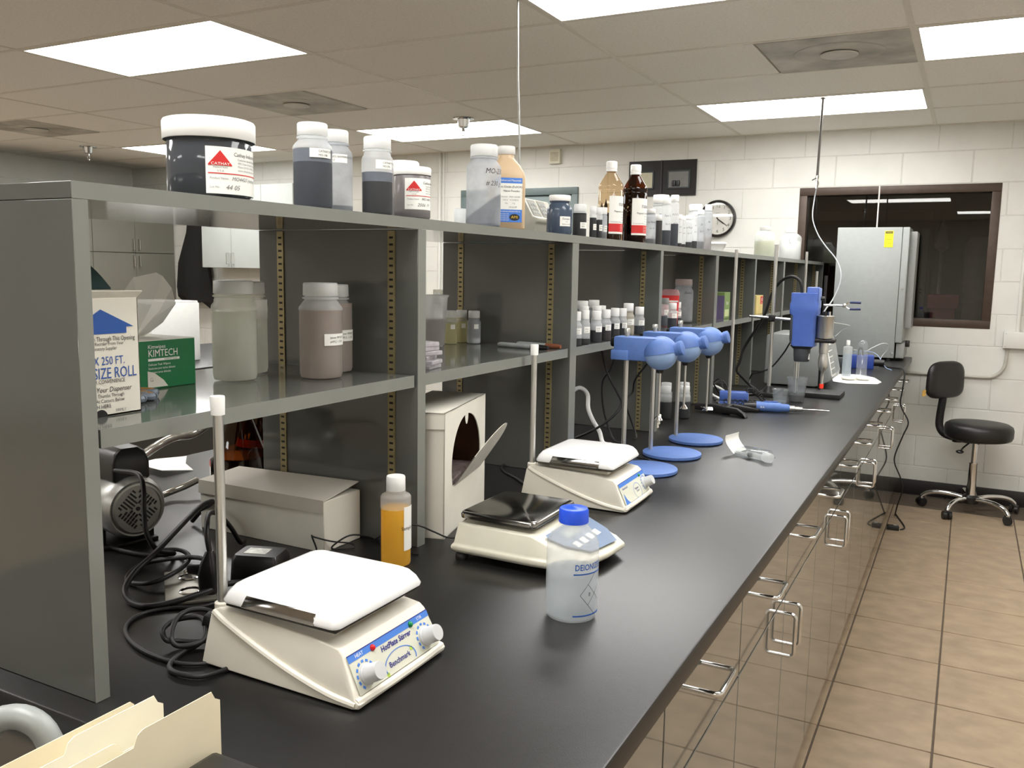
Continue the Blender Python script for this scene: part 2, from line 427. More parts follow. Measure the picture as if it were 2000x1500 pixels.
# lights
DIFF = glow('lit_diffuser', (255, 254, 251), LIGHT_POWER)
LN = {(-2, -1): 'large lit ceiling light panel near the upper left corner', (0, -1): 'lit ceiling light cut off by the top edge of the view', (1, 1): 'lit ceiling light cut off at the upper right corner', (0, 3): 'lit ceiling light with a hanging pole in front, above the dark window', (-2, 3): 'lit ceiling light behind the sprinkler head in the middle', (-4, 3): 'distant lit ceiling light behind the big black-filled jar'}
for (i, j) in LIGHTS:
    L = thing('ceiling_light', LN.get((i, j), {-1: 'lit ceiling panel out of view at far left, level with the nearest one', -5: 'lit ceiling panel in the row just behind the camera', -3: 'lit ceiling panel out of view over the aisle by the camera', -9: 'lit ceiling panel in the rearmost row behind the camera'}.get(j, '')), 'ceiling light', (i*1.22, j*.61, H), 0, 'fluorescent ceiling panels')
    g = G()
    for (x0, x1, y0, y1) in ((.011, 1.209, .011, .022), (.011, 1.209, .588, .599), (.011, .022, .022, .588), (1.198, 1.209, .022, .588)): g.box(x0, x1, y0, y1, -.001, .009)
    g.obj('frame', CEILG, L)
    G().box(.022, 1.198, .022, .588, .002, .007).obj('diffuser', DIFF, L)
# ceiling air vents: square plate with a round plaque under it
for k, (i, j) in enumerate(VENTS):
    V = thing('air_vent', ['dusty square ceiling air vent at the upper right beside the light', 'dusty square ceiling air vent above the middle bottles', 'dusty square ceiling air vent at far left'][k], 'air vent', (i*1.22 + .305, j*.61 + .305, H), 0, 'ceiling air vents')
    G().loft([rrect(.3, .3, .004, .004, 1), rrect(.294, .294, .004, -.002, 1), rrect(.285, .285, .004, -.001, 1)]).obj('plate', VENTG, V)
    G().lathe([(.19, -.002), (.165, .004), (.13, .006), (.09, .003)], 32).obj('cone', VENTG, V)
    G().lathe([(0, -.012), (.07, -.012), (.077, -.010), (.078, -.006), (0, -.006)], 32).obj('disc', VENTD, V)
# window in the far wall
BRONZE = mat('bronze_frame', (72, 58, 48), .45, .3, var=.12, scale=20)
wnd = bpy.data.objects.new('window_1', None); COL.objects.link(wnd); struct(wnd)
fw = .052
for (x0, x1, z0, z1) in ((WIN[0], WIN[1], WIN[3] - fw, WIN[3]), (WIN[0], WIN[1], WIN[2], WIN[2] + fw), (WIN[0], WIN[0] + fw, WIN[2] + fw, WIN[3] - fw), (WIN[1] - fw, WIN[1], WIN[2] + fw, WIN[3] - fw)):
    G().rbox(x0, x1, WY - .004, WY + .12, z0, z1, .003).obj('frame_bar', BRONZE, wnd)
G().box(WIN[0] + fw - .005, WIN[1] - fw + .005, WY + .055, WY + .061, WIN[2] + fw - .005, WIN[3] - fw + .005).obj('pane', PANE, wnd)
# room behind the glass
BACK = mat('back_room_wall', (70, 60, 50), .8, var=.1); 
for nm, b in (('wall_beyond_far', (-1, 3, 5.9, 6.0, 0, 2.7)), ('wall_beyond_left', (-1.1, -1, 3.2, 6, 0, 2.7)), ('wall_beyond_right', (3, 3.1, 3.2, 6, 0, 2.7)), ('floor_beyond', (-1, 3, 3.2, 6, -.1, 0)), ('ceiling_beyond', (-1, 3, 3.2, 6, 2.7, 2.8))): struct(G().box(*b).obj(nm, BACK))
# door
TEAL = mat('teal_grey_paint', (98, 112, 112), .45, var=.04)
TEALD = mat('teal_grey_door', (112, 128, 128), .45, var=.04)
dr = bpy.data.objects.new('door_1', None); COL.objects.link(dr); struct(dr)
for (x0, x1, z0, z1) in ((DOOR[0], DOOR[1], DOOR[3] - .055, DOOR[3]), (DOOR[0], DOOR[0] + .05, 0, DOOR[3] - .055), (DOOR[1] - .05, DOOR[1], 0, DOOR[3] - .055)):
    G().rbox(x0, x1, WY - .015, WY + .1, z0, z1, .002).obj('door_frame', TEAL, dr)
G().rbox(DOOR[0] + .053, DOOR[1] - .053, WY + .01, WY + .055, .008, DOOR[3] - .058, .002).obj('door_leaf', TEALD, dr)
G().tube([(DOOR[0] + .12, WY + .01, 1.0), (DOOR[0] + .12, WY - .05, 1.0), (DOOR[0] + .24, WY - .05, 1.0)], .009, smooth=False).obj('door_handle', CHROME, dr)

# ------------------------------------------------------------------ island bench: worktop and base cabinets
BZ = .914; XF = 1.165
tag(G().rbox(-.38, 1.19, -2.597, 3.04, BZ - .034, BZ, .003).obj('bench_worktop', EPOXY), 'long black laboratory bench top running to the far wall', 'worktop')
def pull(name, parent, c, axis):
    """U-shaped chrome wire pull, standing off the +X face"""
    p = .032; hl = .05; rr = .009; x0, y0, z0 = c
    P = []
    def at(a, b):  # a along the pull, b away from the face
        return (x0 + b, y0 + a, z0) if axis == 'y' else (x0 + b, y0, z0 + a)
    P = [at(-hl, -.001), at(-hl, p - rr)]
    for k in range(1, 5): a = PI/2*k/4; P.append(at(-hl + rr - rr*math.cos(a), p - rr + rr*math.sin(a)))
    for k in range(0, 5): a = PI/2*k/4; P.append(at(hl - rr + rr*math.sin(a), p - rr + rr*math.cos(a)))
    P.append(at(hl, -.001))
    return G().tube(P, .0045, 10, smooth=False).obj(name, CHROME, parent, ang=60)
cw = .924
def base_cabinet():
    t = thing('base_cabinet', 'x', 'cabinet', (0, 0, 0), 0, 'grey base cabinets under the bench')
    G().box(-.33, 1.144, .002, cw - .002, .1, BZ - .0345).obj('carcass', LAM, t)
    G().box(-.27, 1.09, .002, cw - .002, 0, .1).obj('toe_kick', BASEB, t)
    for k in range(2):
        y0 = .0025 + k * cw/2; y1 = cw/2 - .0025 + k * cw/2
        d = G().rbox(1.145, XF, y0, y1, .693, BZ - .037, .001, 1).obj('drawer', LAMD, t)
        pull('drawer_pull', d, (XF, (y0 + y1)/2, .785), 'y')
        d = G().rbox(1.145, XF, y0, y1, .103, .688, .001, 1).obj('door', LAMD, t)
        pull('door_pull', d, (XF, cw/2 + (-.035 if k == 0 else .035), .612), 'z')
    return t
CN = ['nearest grey base cabinet at the bottom edge, with one drawer pull showing', 'second nearest grey base cabinet, with two large drawer pulls and a pair of door pulls', 'third nearest grey base cabinet under the bench top', 'fourth nearest grey base cabinet under the bench top', 'fifth grey base cabinet, second from the far wall', 'farthest grey base cabinet, against the far wall beside the stool']
c0 = base_cabinet(); c0.location = (0, -2.56, 0); c0['label'] = CN[0]
for k in range(1, 6): dup(c0, (0, -2.56 + cw*k, 0), None, CN[k])

# ------------------------------------------------------------------ open shelving standing on the bench
SX0, SX1, ST = .23, .611, 1.523
UN = ['nearest grey open shelf unit with the big end panel', 'second grey open shelf unit, holding the markers and the rows of small bottles', 'third grey open shelf unit, holding the green and yellow boxes', 'farthest grey open shelf unit, beside the tall grey box']
SHZ = [1.24] * 8
def strip(parent, x, y, sgn, z0, z1):
    s = G().box(x - .008, x + .008, y, y + sgn*.0025, z0, z1).obj('shelf_strip', BRASS, parent)
    g = G(); z = z0 + .012
    while z < z1 - .006:
        g.box(x - .0042, x + .0042, y + sgn*.002, y + sgn*.0028, z - .0019, z + .0019); z += .0127
    g.obj('strip_slots', BRASSHOLE, s)
uw = 1.386
for u in range(4):
    y0 = -2.562 + uw*u
    t = thing('shelf_unit', UN[u], 'shelf unit', (0, 0, BZ), 0, 'grey shelf units on the bench')
    t.location = (0, 0, 0)
    yy = [(y0, y0 + .019), (y0 + uw/2 - .0125, y0 + uw/2 + .0125), (y0 + uw - .019, y0 + uw)]
    for k, (a, b) in enumerate(yy):
        p = G().rbox(SX0, SX1 - .0012, a, b, BZ + .0005, ST - .0195 if k == 1 else ST - .0195, .0008, 1).obj('side_panel' if k != 1 else 'divider', LAM, t)
        G().box(SX1 - .0012, SX1, a, b, BZ + .0005, ST - .0195).obj('edge_band', LAMEDGE, p)
    tb = G().rbox(SX0, SX1 - .0012, y0, y0 + uw, ST - .019, ST, .0008, 1).obj('top_board', LAM, t)
    G().box(SX1 - .0012, SX1, y0, y0 + uw, ST - .019, ST).obj('edge_band', LAMEDGE, tb)
    for b in range(2):
        z = SHZ[u*2 + b]
        s = G().rbox(SX0 + .004, SX1 - .0052, yy[b][1] + .006, yy[b+1][0] - .006, z - .022, z, .0008, 1).obj('shelf_board', LAM, t)
        G().box(SX1 - .0052, SX1 - .004, yy[b][1] + .006, yy[b+1][0] - .006, z - .022, z).obj('edge_band', LAMEDGE, s)
        for x in (.287, .553):
            strip(t, x, yy[b][1], 1, BZ + .004, ST - .022); strip(t, x, yy[b+1][0], -1, BZ + .004, ST - .022)

# ------------------------------------------------------------------ hotplate stirrers
def text_on(s, size, m, par, o, u, v, n, **k):
    """print on the plane at o with right u, up v, out n"""
    u, v, n = Vector(u).normalized(), Vector(v).normalized(), Vector(n).normalized()
    M = Matrix(((u.x, v.x, n.x, o[0]), (u.y, v.y, n.y, o[1]), (u.z, v.z, n.z, o[2]), (0, 0, 0, 1)))
    return text(s, size, m, par, M, **k)
def hotplate(label, loc, rotz, heat=True):
    t = thing('hotplate_stirrer', label, 'hotplate stirrer', loc, rotz)
    W = .095
    # body: side profile in x-z, pinched in a little at the top
    prof = [(-.128, .006), (-.126, .004), (.118, .002), (.127, .004), (.129, .010), (.122, .014), (.099, .062), (.092, .068), (.05, .074), (-.05, .078), (-.104, .080), (-.112, .077), (-.118, .070)]
    secs = []
    n = len(prof)
    for (y, k) in ((-W, .985), (-W + .002, 1), (W - .002, 1), (W, .985)):
        secs.append([(x * k, y * (1 - .10 * max(0, z - .012) / .07), .04 + (z - .04) * (k if k < 1 else 1)) for x, z in prof])
    body = G().loft(secs).obj('body', OFFW, t, bevel=.003, bseg=3, ang=30)
    # curved side ribs and front lip
    for s in (-1, 1):
        P = [(-.112, s*(W*.905), .074), (-.09, s*(W*.925), .064), (-.04, s*(W*.955), .046), (.02, s*(W*.978), .027), (.08, s*(W*.992), .013), (.122, s*W*.98, .008)]
        G().tube(P, .0045, 8).obj('side_rib', OFFW, body)
    G().tube([(.122, -W*.98, .010), (.126, -W*.5, .011), (.127, 0, .0115), (.126, W*.5, .011), (.122, W*.98, .010)], .0055, 8).obj('front_lip', OFFW, body)
    G().rbox(-.070, .072, -.066, .066, .074, .084, .003).obj('collar', OFFW, t)
    G().rbox(-.089, .089, -.0885, .0885, .0865, .0930, .001, 1).obj('plate_tray', mat('dark_tray_steel', (96, 92, 88), .25, .9), t)
    # white plate with drooping sides
    G().loft([rrect(.093, .0925, .010, .0925, 4), rrect(.094, .0935, .011, .096, 4), rrect(.090, .0895, .013, .106, 4), rrect(.084, .0835, .014, .114, 4), rrect(.078, .0775, .016, .1175, 4), rrect(.072, .0715, .016, .1185, 4)]).obj('top_plate', WHITEE, t, ang=50)
    for s in (-1, 1):
        a0 = Vector((0, s*.0942, .0935)); 
        G().add([(-.058, s*.0945, .0925), (.060, s*.0945, .0925), (.060, s*.0902, .1075), (-.052, s*.0902, .1075), (-.058, s*.0925, .0925), (.060, s*.0925, .0925), (.060, s*.0885, .1075), (-.052, s*.0885, .1075)], [(0,1,2,3),(7,6,5,4),(0,4,5,1),(1,5,6,2),(2,6,7,3),(3,7,4,0)]).obj('steel_guard', STEELP, t, bevel=.0008, bseg=1)
    for (x, y) in ((-.08, -.06), (-.08, .06), (.09, -.06), (.09, .06)):
        G().lathe([(0, -.0002), (.009, -.0002), (.009, .006), (0, .006)], 14, Matrix.Translation((x, y, 0))).obj('foot', BLACKR, t)
    # sloping control panel
    A = Vector((.1235, 0, .0155)); B = Vector((.1005, 0, .0615)); up = (B - A).normalized(); nn = Vector((up.z, 0, -up.x))
    hw = W * .90; L = (B - A).length
    def P(a, b, h=.0006): return A + up * b + Vector((0, a, 0)) + nn * h
    def quad(g, a0, a1, b0, b1, h0=.0, h1=.0008):
        v = [P(a0, b0, h0), P(a1, b0, h0), P(a1, b1, h0), P(a0, b1, h0), P(a0, b0, h1), P(a1, b0, h1), P(a1, b1, h1), P(a0, b1, h1)]
        return g.add(v, [(0,3,2,1),(4,5,6,7),(0,1,5,4),(1,2,6,5),(2,3,7,6),(3,0,4,7)])
    pan = quad(G(), -hw, hw, 0.001, L - .002).obj('control_panel', mat('panel_face', (214, 214, 198), .4, var=.02), t)
    quad(G(), -hw, hw, L - .011, L - .003, .0007, .0011).obj('blue_band', SKYINK, pan)
    quad(G(), -hw, hw, L - .003, L - .0018, .0007, .0012).obj('navy_line', NAVYINK, pan)
    def prt(s, size, m, a, b, **k): return text_on(s, size, m, pan, P(a, b, .0010), (0, 1, 0), up, nn, **k)
    def ring(a, b, rx, ry, w, m, ph0=0, ph1=2*PI, tilt=0):
        g = G(); v = []; f = []; n = 28
        for k in range(n + 1):
            th = ph0 + (ph1 - ph0)*k/n
            for q in (1, 1 - w):
                ex, ey = rx*q*math.cos(th), ry*q*math.sin(th)
                v.append(P(a + ex*math.cos(tilt) - ey*math.sin(tilt), b + ex*math.sin(tilt) + ey*math.cos(tilt), .0012))
        for k in range(n): f.append((2*k, 2*k+1, 2*k+3, 2*k+2))
        g.add(v, f).obj('printed_ring', m, pan)
    knobs = [(-hw + .022, .019), (hw - .022, .019)] if heat else [(hw - .020, .021)]
    for (a, b) in knobs:
        kb = G().lat(P(a, b, .0008), nn, [(0, 0), (.013, 0), (.013, .003), (.0118, .004), (.0112, .021), (.0105, .023), (0, .0232)], 40, .0004, (.004, .021)).obj('knob', KNOB, t)
        g = G()
        for k in range(11):
            th = math.radians(225 - k*27); 
            c = P(a + .0165*math.cos(th), b + .0165*math.sin(th), .0012)
            u = Vector((0, 1, 0)) * (-math.sin(th)) + up * math.cos(th); w = Vector((0, 1, 0)) * math.cos(th) + up * math.sin(th)
            su, sw = .0023, .0016
            g.add([c - u*su - w*sw, c + u*su - w*sw, c + u*su + w*sw, c - u*su + w*sw], [(0, 1, 2, 3)])
        g.obj('dial_marks', SKYINK, pan)
    if heat:
        prt('HEAT', .0062, LABELP, -hw + .021, L - .007); prt('STIR', .0062, LABELP, hw - .021, L - .007)
        prt('HotPlate Stirrer', .0098, NAVYINK, .006, L - .0170, shear=.12, bold=.025)
        prt('Benchmark', .0098, NAVYINK, .001, .0120, bold=.015)
        ring(.002, .009, .033, .0175, .06, SKYINK, -.35, PI + .35)
        ring(.0285, .0165, .0028, .0028, .99, LIMEINK); ring(-.0285, .0035, .0028, .0028, .99, LIMEINK)
        G().sphere(P(-hw + .047, L - .0085, .001), .0042, 14, 8).obj('red_lamp', REDL, pan); G().sphere(P(hw - .042, L - .0085, .001), .0042, 14, 8).obj('green_lamp', GREENL, pan)
    else:
        prt('Benchmark', .0075, NAVYINK, -hw + .030, L - .0165); prt('Magnetic', .0072, NAVYINK, .008, .021); prt('Stirrer', .0072, NAVYINK, .012, .0145)
        ring(.010, .015, .024, .018, .05, SKYINK)
        G().add([P(-hw + .003, .001, .0012), P(-hw + .030, .001, .0012), P(-hw + .018, .010, .0012), P(-hw + .010, .026, .0012)], [(0, 1, 2, 3)]).obj('blue_print', SKYINK, pan)
        G().sphere(P(hw - .036, L - .0085, .001), .0038, 14, 8).obj('green_lamp', GREENL, pan)
    # support rod in its socket at the back corner
    G().lathe([(0, .07), (.0105, .07), (.0105, .083), (.008, .0845), (0, .0845)], 18, Matrix.Translation((-.109, -.074, 0))).obj('rod_socket', OFFW, t)
    G().cyl((-.109, -.074, .07), (-.109, -.074, .34), .0066, seg=16).obj('support_rod', STEEL, t)
    G().lathe([(0, .355), (.0088, .355), (.0094, .353), (.0088, .331), (.0, .331)], 18, Matrix.Translation((-.109, -.074, 0))).obj('rod_cap', WHITEP, t)
    return t
hotplate('large white hotplate stirrer with two knobs and a red lamp, nearest on the bench', (.768, -2.333, BZ), 0, True)
hotplate('white magnetic stirrer with a single knob, behind the balance', (.742, -1.372, BZ), math.radians(1.5), False)

# ------------------------------------------------------------------ balance
bal = thing('balance', 'cream laboratory balance with a square steel pan and blue keypad', 'balance', (.80, -1.805, BZ), 0)
def bo(k, z, zf=None):
    o = [(-.100, -.104), (.066, -.106), (.098, -.103), (.152, -.054), (.164, .0), (.168, .070), (.140, .104), (.066, .106), (-.100, .104)]
    return [(-.0 + x*(1 - .0) - (k if x > 0 else -k), y - (k if y > 0 else -k), z if zf is None else zf(x)) for x, y in o]
slope = lambda x: .070 if x < .08 else .070 - (x - .066)*.42
S_ = [bo(.006, .014), bo(.0, .020), bo(0, .028), bo(.004, .031), bo(.010, 0, lambda x: slope(x) - .003)]
g = G().loft(S_, cap1=False)
n_ = 9; o_ = len(g.v) - n_
g.f += [tuple(o_ + q for q in (0, 1, 7, 8)), tuple(o_ + q for q in (1, 2, 3, 4, 5, 6, 7))]
g.obj('body', CREAM, bal, bevel=.003, bseg=2)
A_ = Vector((.146, .004, slope(.146) - .0025)); up_ = Vector((-.080, 0, .080*.42)).normalized(); nn = Vector((up_.z, 0, -up_.x))
def KP(a, b, h=.001): return A_ + up_*b + Vector((0, a, 0)) + nn*h
def kquad(a0, a1, b0, b1, h0, h1):
    return G().add([KP(a0, b0, h0), KP(a1, b0, h0), KP(a1, b1, h0), KP(a0, b1, h0), KP(a0, b0, h1), KP(a1, b0, h1), KP(a1, b1, h1), KP(a0, b1, h1)], [(0,3,2,1),(4,5,6,7),(0,1,5,4),(1,2,6,5),(2,3,7,6),(3,0,4,7)])
kp = G().add([KP(-.034, .002), KP(.062, -.008), KP(.084, .022), KP(.086, .070), KP(.074, .078), KP(-.078, .078), KP(-.082, .070), KP(-.072, .040)], [tuple(range(8))]).obj('keypad', mat('slate_blue_panel', (96, 118, 148), .35, var=.06), bal)
kquad(-.040, .022, .048, .068, .0012, .0018).obj('display', mat('display_grey', (160, 172, 172), .15, var=.04), kp)
for a in (-.050, -.022, .006, .034): kquad(a, a + .018, .022, .036, .0012, .0022).obj('key', WHITEP, kp)
text_on('balance', .009, LABELP, kp, KP(.050, .062, .0012), (0, 1, 0), up_, nn) if False else None
for (x, y) in ((-.085, -.088), (-.085, .088), (.11, -.07), (.11, .07)):
    G().lathe([(0, -.0002), (.011, -.0002), (.012, .004), (.011, .010), (.006, .016), (0, .016)], 16, Matrix.Translation((x, y, 0))).obj('foot', BLACKR, bal)
G().lathe([(0, .060), (.03, .060), (.03, .078), (0, .078)], 20, Matrix.Translation((-.015, 0, 0))).obj('pan_support', BLACKP, bal)
G().loft([rrect(.072, .0865, .012, .075, 4, -.015), rrect(.076, .0905, .013, .077, 4, -.015), rrect(.0765, .091, .013, .083, 4, -.015), rrect(.074, .0885, .012, .0875, 4, -.015), rrect(.071, .0855, .012, .0885, 4, -.015)]).obj('weighing_pan', STEELP, bal, ang=50)

# ------------------------------------------------------------------ wash bottle of deionized water
def cam_rot(x, y, off=0): return tocam(x, y) + off
x, y = .993, -2.033
di = thing('water_bottle', 'cloudy plastic wash bottle with bright blue cap and blue print, before the balance', 'bottle', (x, y, BZ), cam_rot(x, y))
R = .0395
G().lathe([(0, .003), (R-.010, 0), (R-.003, .003), (R, .011), (R, .108), (R-.001, .118), (R-.005, .128), (R-.013, .137), (.0215, .143), (.0205, .146), (.0205, .158), (0, .158)], 48).obj('body', LDPE, di, ang=60)
G().lathe([(0, .004), (R-.012, .002), (R-.0035, .006), (R-.0025, .012), (R-.0025, .075), (0, .0752)], 40).obj('contents', LWATER, di, ang=60)
G().lathe([(.0213, .147), (.0225, .1475), (.0222, .166), (.0205, .1685), (.006, .169), (.005, .1705), (0, .1708)], 64, rib=.0007, ribz=(.1475, .1665)).obj('cap', BLUEC, di, ang=60)
for (s, sz, z, a, m) in (('DEIONIZED', .0128, .088, .76, BLUEINK), ('0', .008, .046, .72, INK)):
    text(s, sz, m, di, bend=(R, a, z), sx=.78, bold=.02)
g = G().arc(R, .05, 1.4, .0770, .0790, 16); g.obj('blue_line', BLUEINK, di)
G().arc(R, .05, 1.4, .0132, .0152, 16).obj('blue_line', BLUEINK, di)
def bent_line(r, p, q, w, m, par, n=8):
    v = []; f = []
    d = Vector((q[0]-p[0], q[1]-p[1])).normalized(); nrm = Vector((-d.y, d.x)) * w/2
    for k in range(n + 1):
        t = k/n
        for s in (-1, 1):
            a = (p[0] + (q[0]-p[0])*t + s*nrm.x) / r; z = p[1] + (q[1]-p[1])*t + s*nrm.y
            v.append(((r+.0005)*math.cos(a), (r+.0005)*math.sin(a), z))
    for k in range(n): f.append((2*k, 2*k+2, 2*k+3, 2*k+1))
    G().add(v, f).obj('printed_line', m, par)
cx = .72*R; cz = .046
for (p, q) in (((cx-.016, cz), (cx+.012, cz+.034)), ((cx-.016, cz), (cx+.012, cz-.034)), ((cx-.003, cz+.0155), (cx+.020, cz-.012)), ((cx-.003, cz-.0155), (cx+.020, cz+.012))): bent_line(R, p, q, .0007, INK, di)

# ------------------------------------------------------------------ bottle maker
def wide_bottle(name, label, loc, r, h, lr, lh, shell=None, fill=None, fillm=None, capm=None, lab=None, group=None, off=0, dust=None, cat='bottle', slope=0, scale_sh=1):
    t = thing(name, label, cat, loc, cam_rot(loc[0], loc[1], off), group)
    k = min(r / .037, 1) * scale_sh
    zs = h - lh - .024*k
    seg = 40 if r > .025 else 24
    e = min(.009*k, r*.3)
    top = 0
    if fill and not slope and (shell is None or shell in (HDPE, LDPE, HDPEY)): top = max(b_ for (a_, b_, c_) in (fill if isinstance(fill, list) else [(0, fill, fillm)]))
    bo_ = G().lathe([(0, .002), (r - e, 0), (r - e*.25, e*.3), (r, e)] + ([(r, top)] if e + .001 < top < zs - .001 else []) + [(r, zs), (r - .001*k, zs + .005*k), (r - .005*k, zs + .010*k), (lr*.97, zs + .015*k), (lr*.90, zs + .017*k), (lr*.90, h - lh), (0, h - lh)], seg).obj('body', shell or HDPE, t, ang=60)
    if top:
        bo_.data.materials.append(HDPEF)
        for pl in bo_.data.polygons:
            if pl.center.z < top: pl.material_index = 1
    if lr*.9 > .012: G().lathe([(lr*.91, h - lh - .006*k), (lr*1.03, h - lh - .005*k), (lr*1.03, h - lh - .0025*k), (lr*.91, h - lh - .0015*k)], seg).obj('neck_ring', shell or HDPE, t, ang=60)
    G().lathe([(lr*.97, h - lh), (lr, h - lh + .0008), (lr*.985, h - .0025), (lr*.93, h - .0005), (0, h)], 64 if r > .025 else 32, rib=.0006 if r > .02 else .0003, ribz=(h - lh, h - .0026)).obj('cap', capm or CAPW, t, ang=60)
    fills = fill if isinstance(fill, list) else ([(0, fill, fillm)] if fill else [])
    for (a, b, fm) in fills:
        ri = r*.965
        if a <= .001:
            g = G()
            if slope:
                n = 28; bot = []; top = []
                for q in range(n):
                    th = 2*PI*q/n; bot.append((ri*math.cos(th), ri*math.sin(th), .003)); top.append((ri*math.cos(th), ri*math.sin(th), b + slope*math.sin(th)))
                g.loft([bot, top])
            else: g.lathe([(0, .0035), (ri - e, .002), (ri - e*.2, e*.4), (ri, e*1.1), (ri, b), (0, b + .0003)], seg)
            g.obj('contents', fm, t, ang=60)
        else: G().lathe([(0, a), (ri, a), (ri, b), (0, b)], seg).obj('contents', fm, t, ang=60)
    if lab:
        for (a0, a1, z0, z1, lines) in lab:
            L = G().arc(r, a0, a1, z0, z1, 10).obj('label', LABELP, t) if z1 else t
            for (s, sz, m, a, z, kw) in lines: text(s, sz, m, L, bend=(r + .0005, a, z), **kw)
    return t
def hand(s, sz, m, a, z): return (s, sz, m, a, z, dict(shear=.25, sx=.9))
def typed(s, sz, a, z, al='LEFT'): return (s, sz, INK, a, z, dict(align=al, sx=.95))
GT = 'cloudy bottles on the top shelf'
T = ST
# ------------------------------------------------------------------ things on the top shelf, near to far
def cathay(par, r, a0, z0, z1, hand1, hand2, k=1):
    """white label with a red triangle, wrapped on a jar"""
    a1 = a0 + .092/ r * k if r > .05 else a0 + .060 / r * k
    L = G().arc(r, a0, a1, z0, z1, 12).obj('label', LABELP, par); h = z1 - z0; rr = r + .0006
    def pt(x, z): a = a0 + x/rr; return ((rr + .0003)*math.cos(a), (rr + .0003)*math.sin(a), z)
    tx = h*.52; n = 6; v = []; f = []
    for q in range(n + 1):
        u = q/n; x = .003 + tx*u; top = z1 - h*.08 - abs(u - .5)*2*h*.30
        v += [pt(x, z1 - h*.40), pt(x, top)]
    for q in range(n): f.append((2*q, 2*q+2, 2*q+3, 2*q+1))
    G().add(v, f).obj('red_triangle', RED, L)
    text('CATHAY', h*.085, LABELP, L, bend=(rr + .0005, a0 + (.003 + tx/2)/rr, z1 - h*.365), sx=1.2)
    text('INDUSTRIES', h*.05, GREYINK, L, bend=(rr, a0 + (.003 + tx/2)/rr, z1 - h*.44), sx=1.2)
    text('U S A', h*.06, INK, L, bend=(rr, a0 + (.003 + tx/2)/rr, z1 - h*.515))
    text('Cathay Industries (USA)', h*.115, INK, L, bend=(rr, a0 + (.006 + tx)/rr, z1 - h*.145), align='LEFT')
    for q, s in enumerate(('Customer Service/Technical Center', '4901 Evans Avenue, Valparaiso, Indiana', 'Phone 219-531-5348, Fax 219-531', 'www.cathayindustries.com')):
        text(s, h*.062, INK if q == 0 else GREYINK, L, bend=(rr, a0 + (.012 + tx)/rr, z1 - h*(.25 + .075*q)), align='LEFT')
    G().arc(rr, a0 + .003/rr, a1 - .001, z1 - h*.575, z1 - h*.555, 8, .0003).obj('red_rule', RED, L)
    text('Product Name:', h*.065, GREYINK, L, bend=(rr, a0 + .005/rr, z1 - h*.67), align='LEFT')
    text(hand1, h*.12, GREYINK, L, bend=(rr, a0 + (.010 + tx*.75)/rr, z1 - h*.67), align='LEFT', shear=.3)
    text('Lot No.', h*.065, GREYINK, L, bend=(rr, a0 + .005/rr, z1 - h*.86), align='LEFT')
    text(hand2, h*.15, GREYINK, L, bend=(rr, a0 + (.006 + tx*.6)/rr, z1 - h*.86), align='LEFT', shear=.3)
# large jar of black powder
x, y, r, h = .540, -2.296, .0575, .108
t = thing('powder_jar', 'largest jar on the top shelf, black powder under a wide white lid', 'jar', (x, y, T), cam_rot(x, y))
G().lathe([(0, .002), (r - .006, 0), (r, .006), (r, h - .032), (r - .002, h - .029), (r - .003, h - .012), (0, h - .012)], 56).obj('body', clear('jar_clear_plastic', (225, 228, 230), .08, 1.4, .12, (150, 155, 162)), t, ang=60)
G().lathe([(0, .003), (r - .008, .002), (r - .0015, .007), (r - .0015, h - .033), (0, h - .031)], 48).obj('contents', PNAVY, t, ang=60)
G().lathe([(r + .0035, h - .028), (r + .0045, h - .027), (r + .0045, h - .004), (r + .003, h - .001), (r, h), (0, h)], 64).obj('lid', WHITEP, t, ang=60)
cathay(t, r, -.10, .006, .068, 'MO4427 (natural)', '44 05')
# three tall cloudy bottles
wide_bottle('powder_bottle', 'cloudy bottle of black powder beside the big jar, leftmost of the tall trio', (.562, -2.106, T), .031, .133, .0238, .020, HDPE, [(0, .072, PNAVY), (.072, .092, PGREY)], group=GT,
    lab=[(-.15, 1.05, .078, .092, [typed('CATHAY INDUSTRIES', .0048, .28, .0875), typed('MO-198', .0048, .28, .0815)])])
wide_bottle('powder_bottle', 'cloudy dusty bottle with a little powder, middle of the tall trio', (.520, -2.000, T), .0295, .140, .0232, .021, HDPED, [(0, .014, PGREY)], group=GT,
    lab=[(-.55, .75, .084, .098, [typed('LANXESS BAYFERROX E 8712', .0046, -.5, .0935), typed('MO-417', .0046, -.5, .0875)])])
wide_bottle('powder_bottle', 'cloudy bottle half full of black powder, rightmost of the tall trio', (.565, -1.941, T), .027, .135, .0238, .0215, HDPE, [(0, .058, PBLACK), (.058, .074, PGREY)], group=GT,
    lab=[(-.1, 1.1, .079, .094, [typed('CATHAY INDUSTRIES', .0046, .35, .089), typed('MO-396', .0046, .35, .083)])])
# jar with the red triangle label, and one behind it
x, y, r, h = .560, -1.826, .0335, .096
t = thing('powder_jar', 'small clear jar with white lid and red triangle label on the top shelf', 'jar', (x, y, T), cam_rot(x, y))
JG = frost('greyed_jar_plastic', (164, 158, 158), .18, .25, .08, 30)
G().lathe([(0, .002), (r - .004, 0), (r, .005), (r, h - .017), (r - .002, h - .015), (r - .002, h - .01), (0, h - .01)], 44).obj('body', JG, t, ang=60)
G().lathe([(0, .003), (r - .006, .002), (r - .0015, .006), (r - .0015, .014), (0, .014)], 36).obj('contents', PGREY, t)
G().lathe([(r + .001, h - .015), (r + .0015, h - .0145), (r + .0015, h - .003), (r, h - .0005), (r - .003, h), (0, h)], 48).obj('lid', WHITEP, t, ang=60)
cathay(t, r, -.42, .018, .074, 'MO 4442', '2506 19')
x, y, r, h = .475, -1.733, .0300, .121
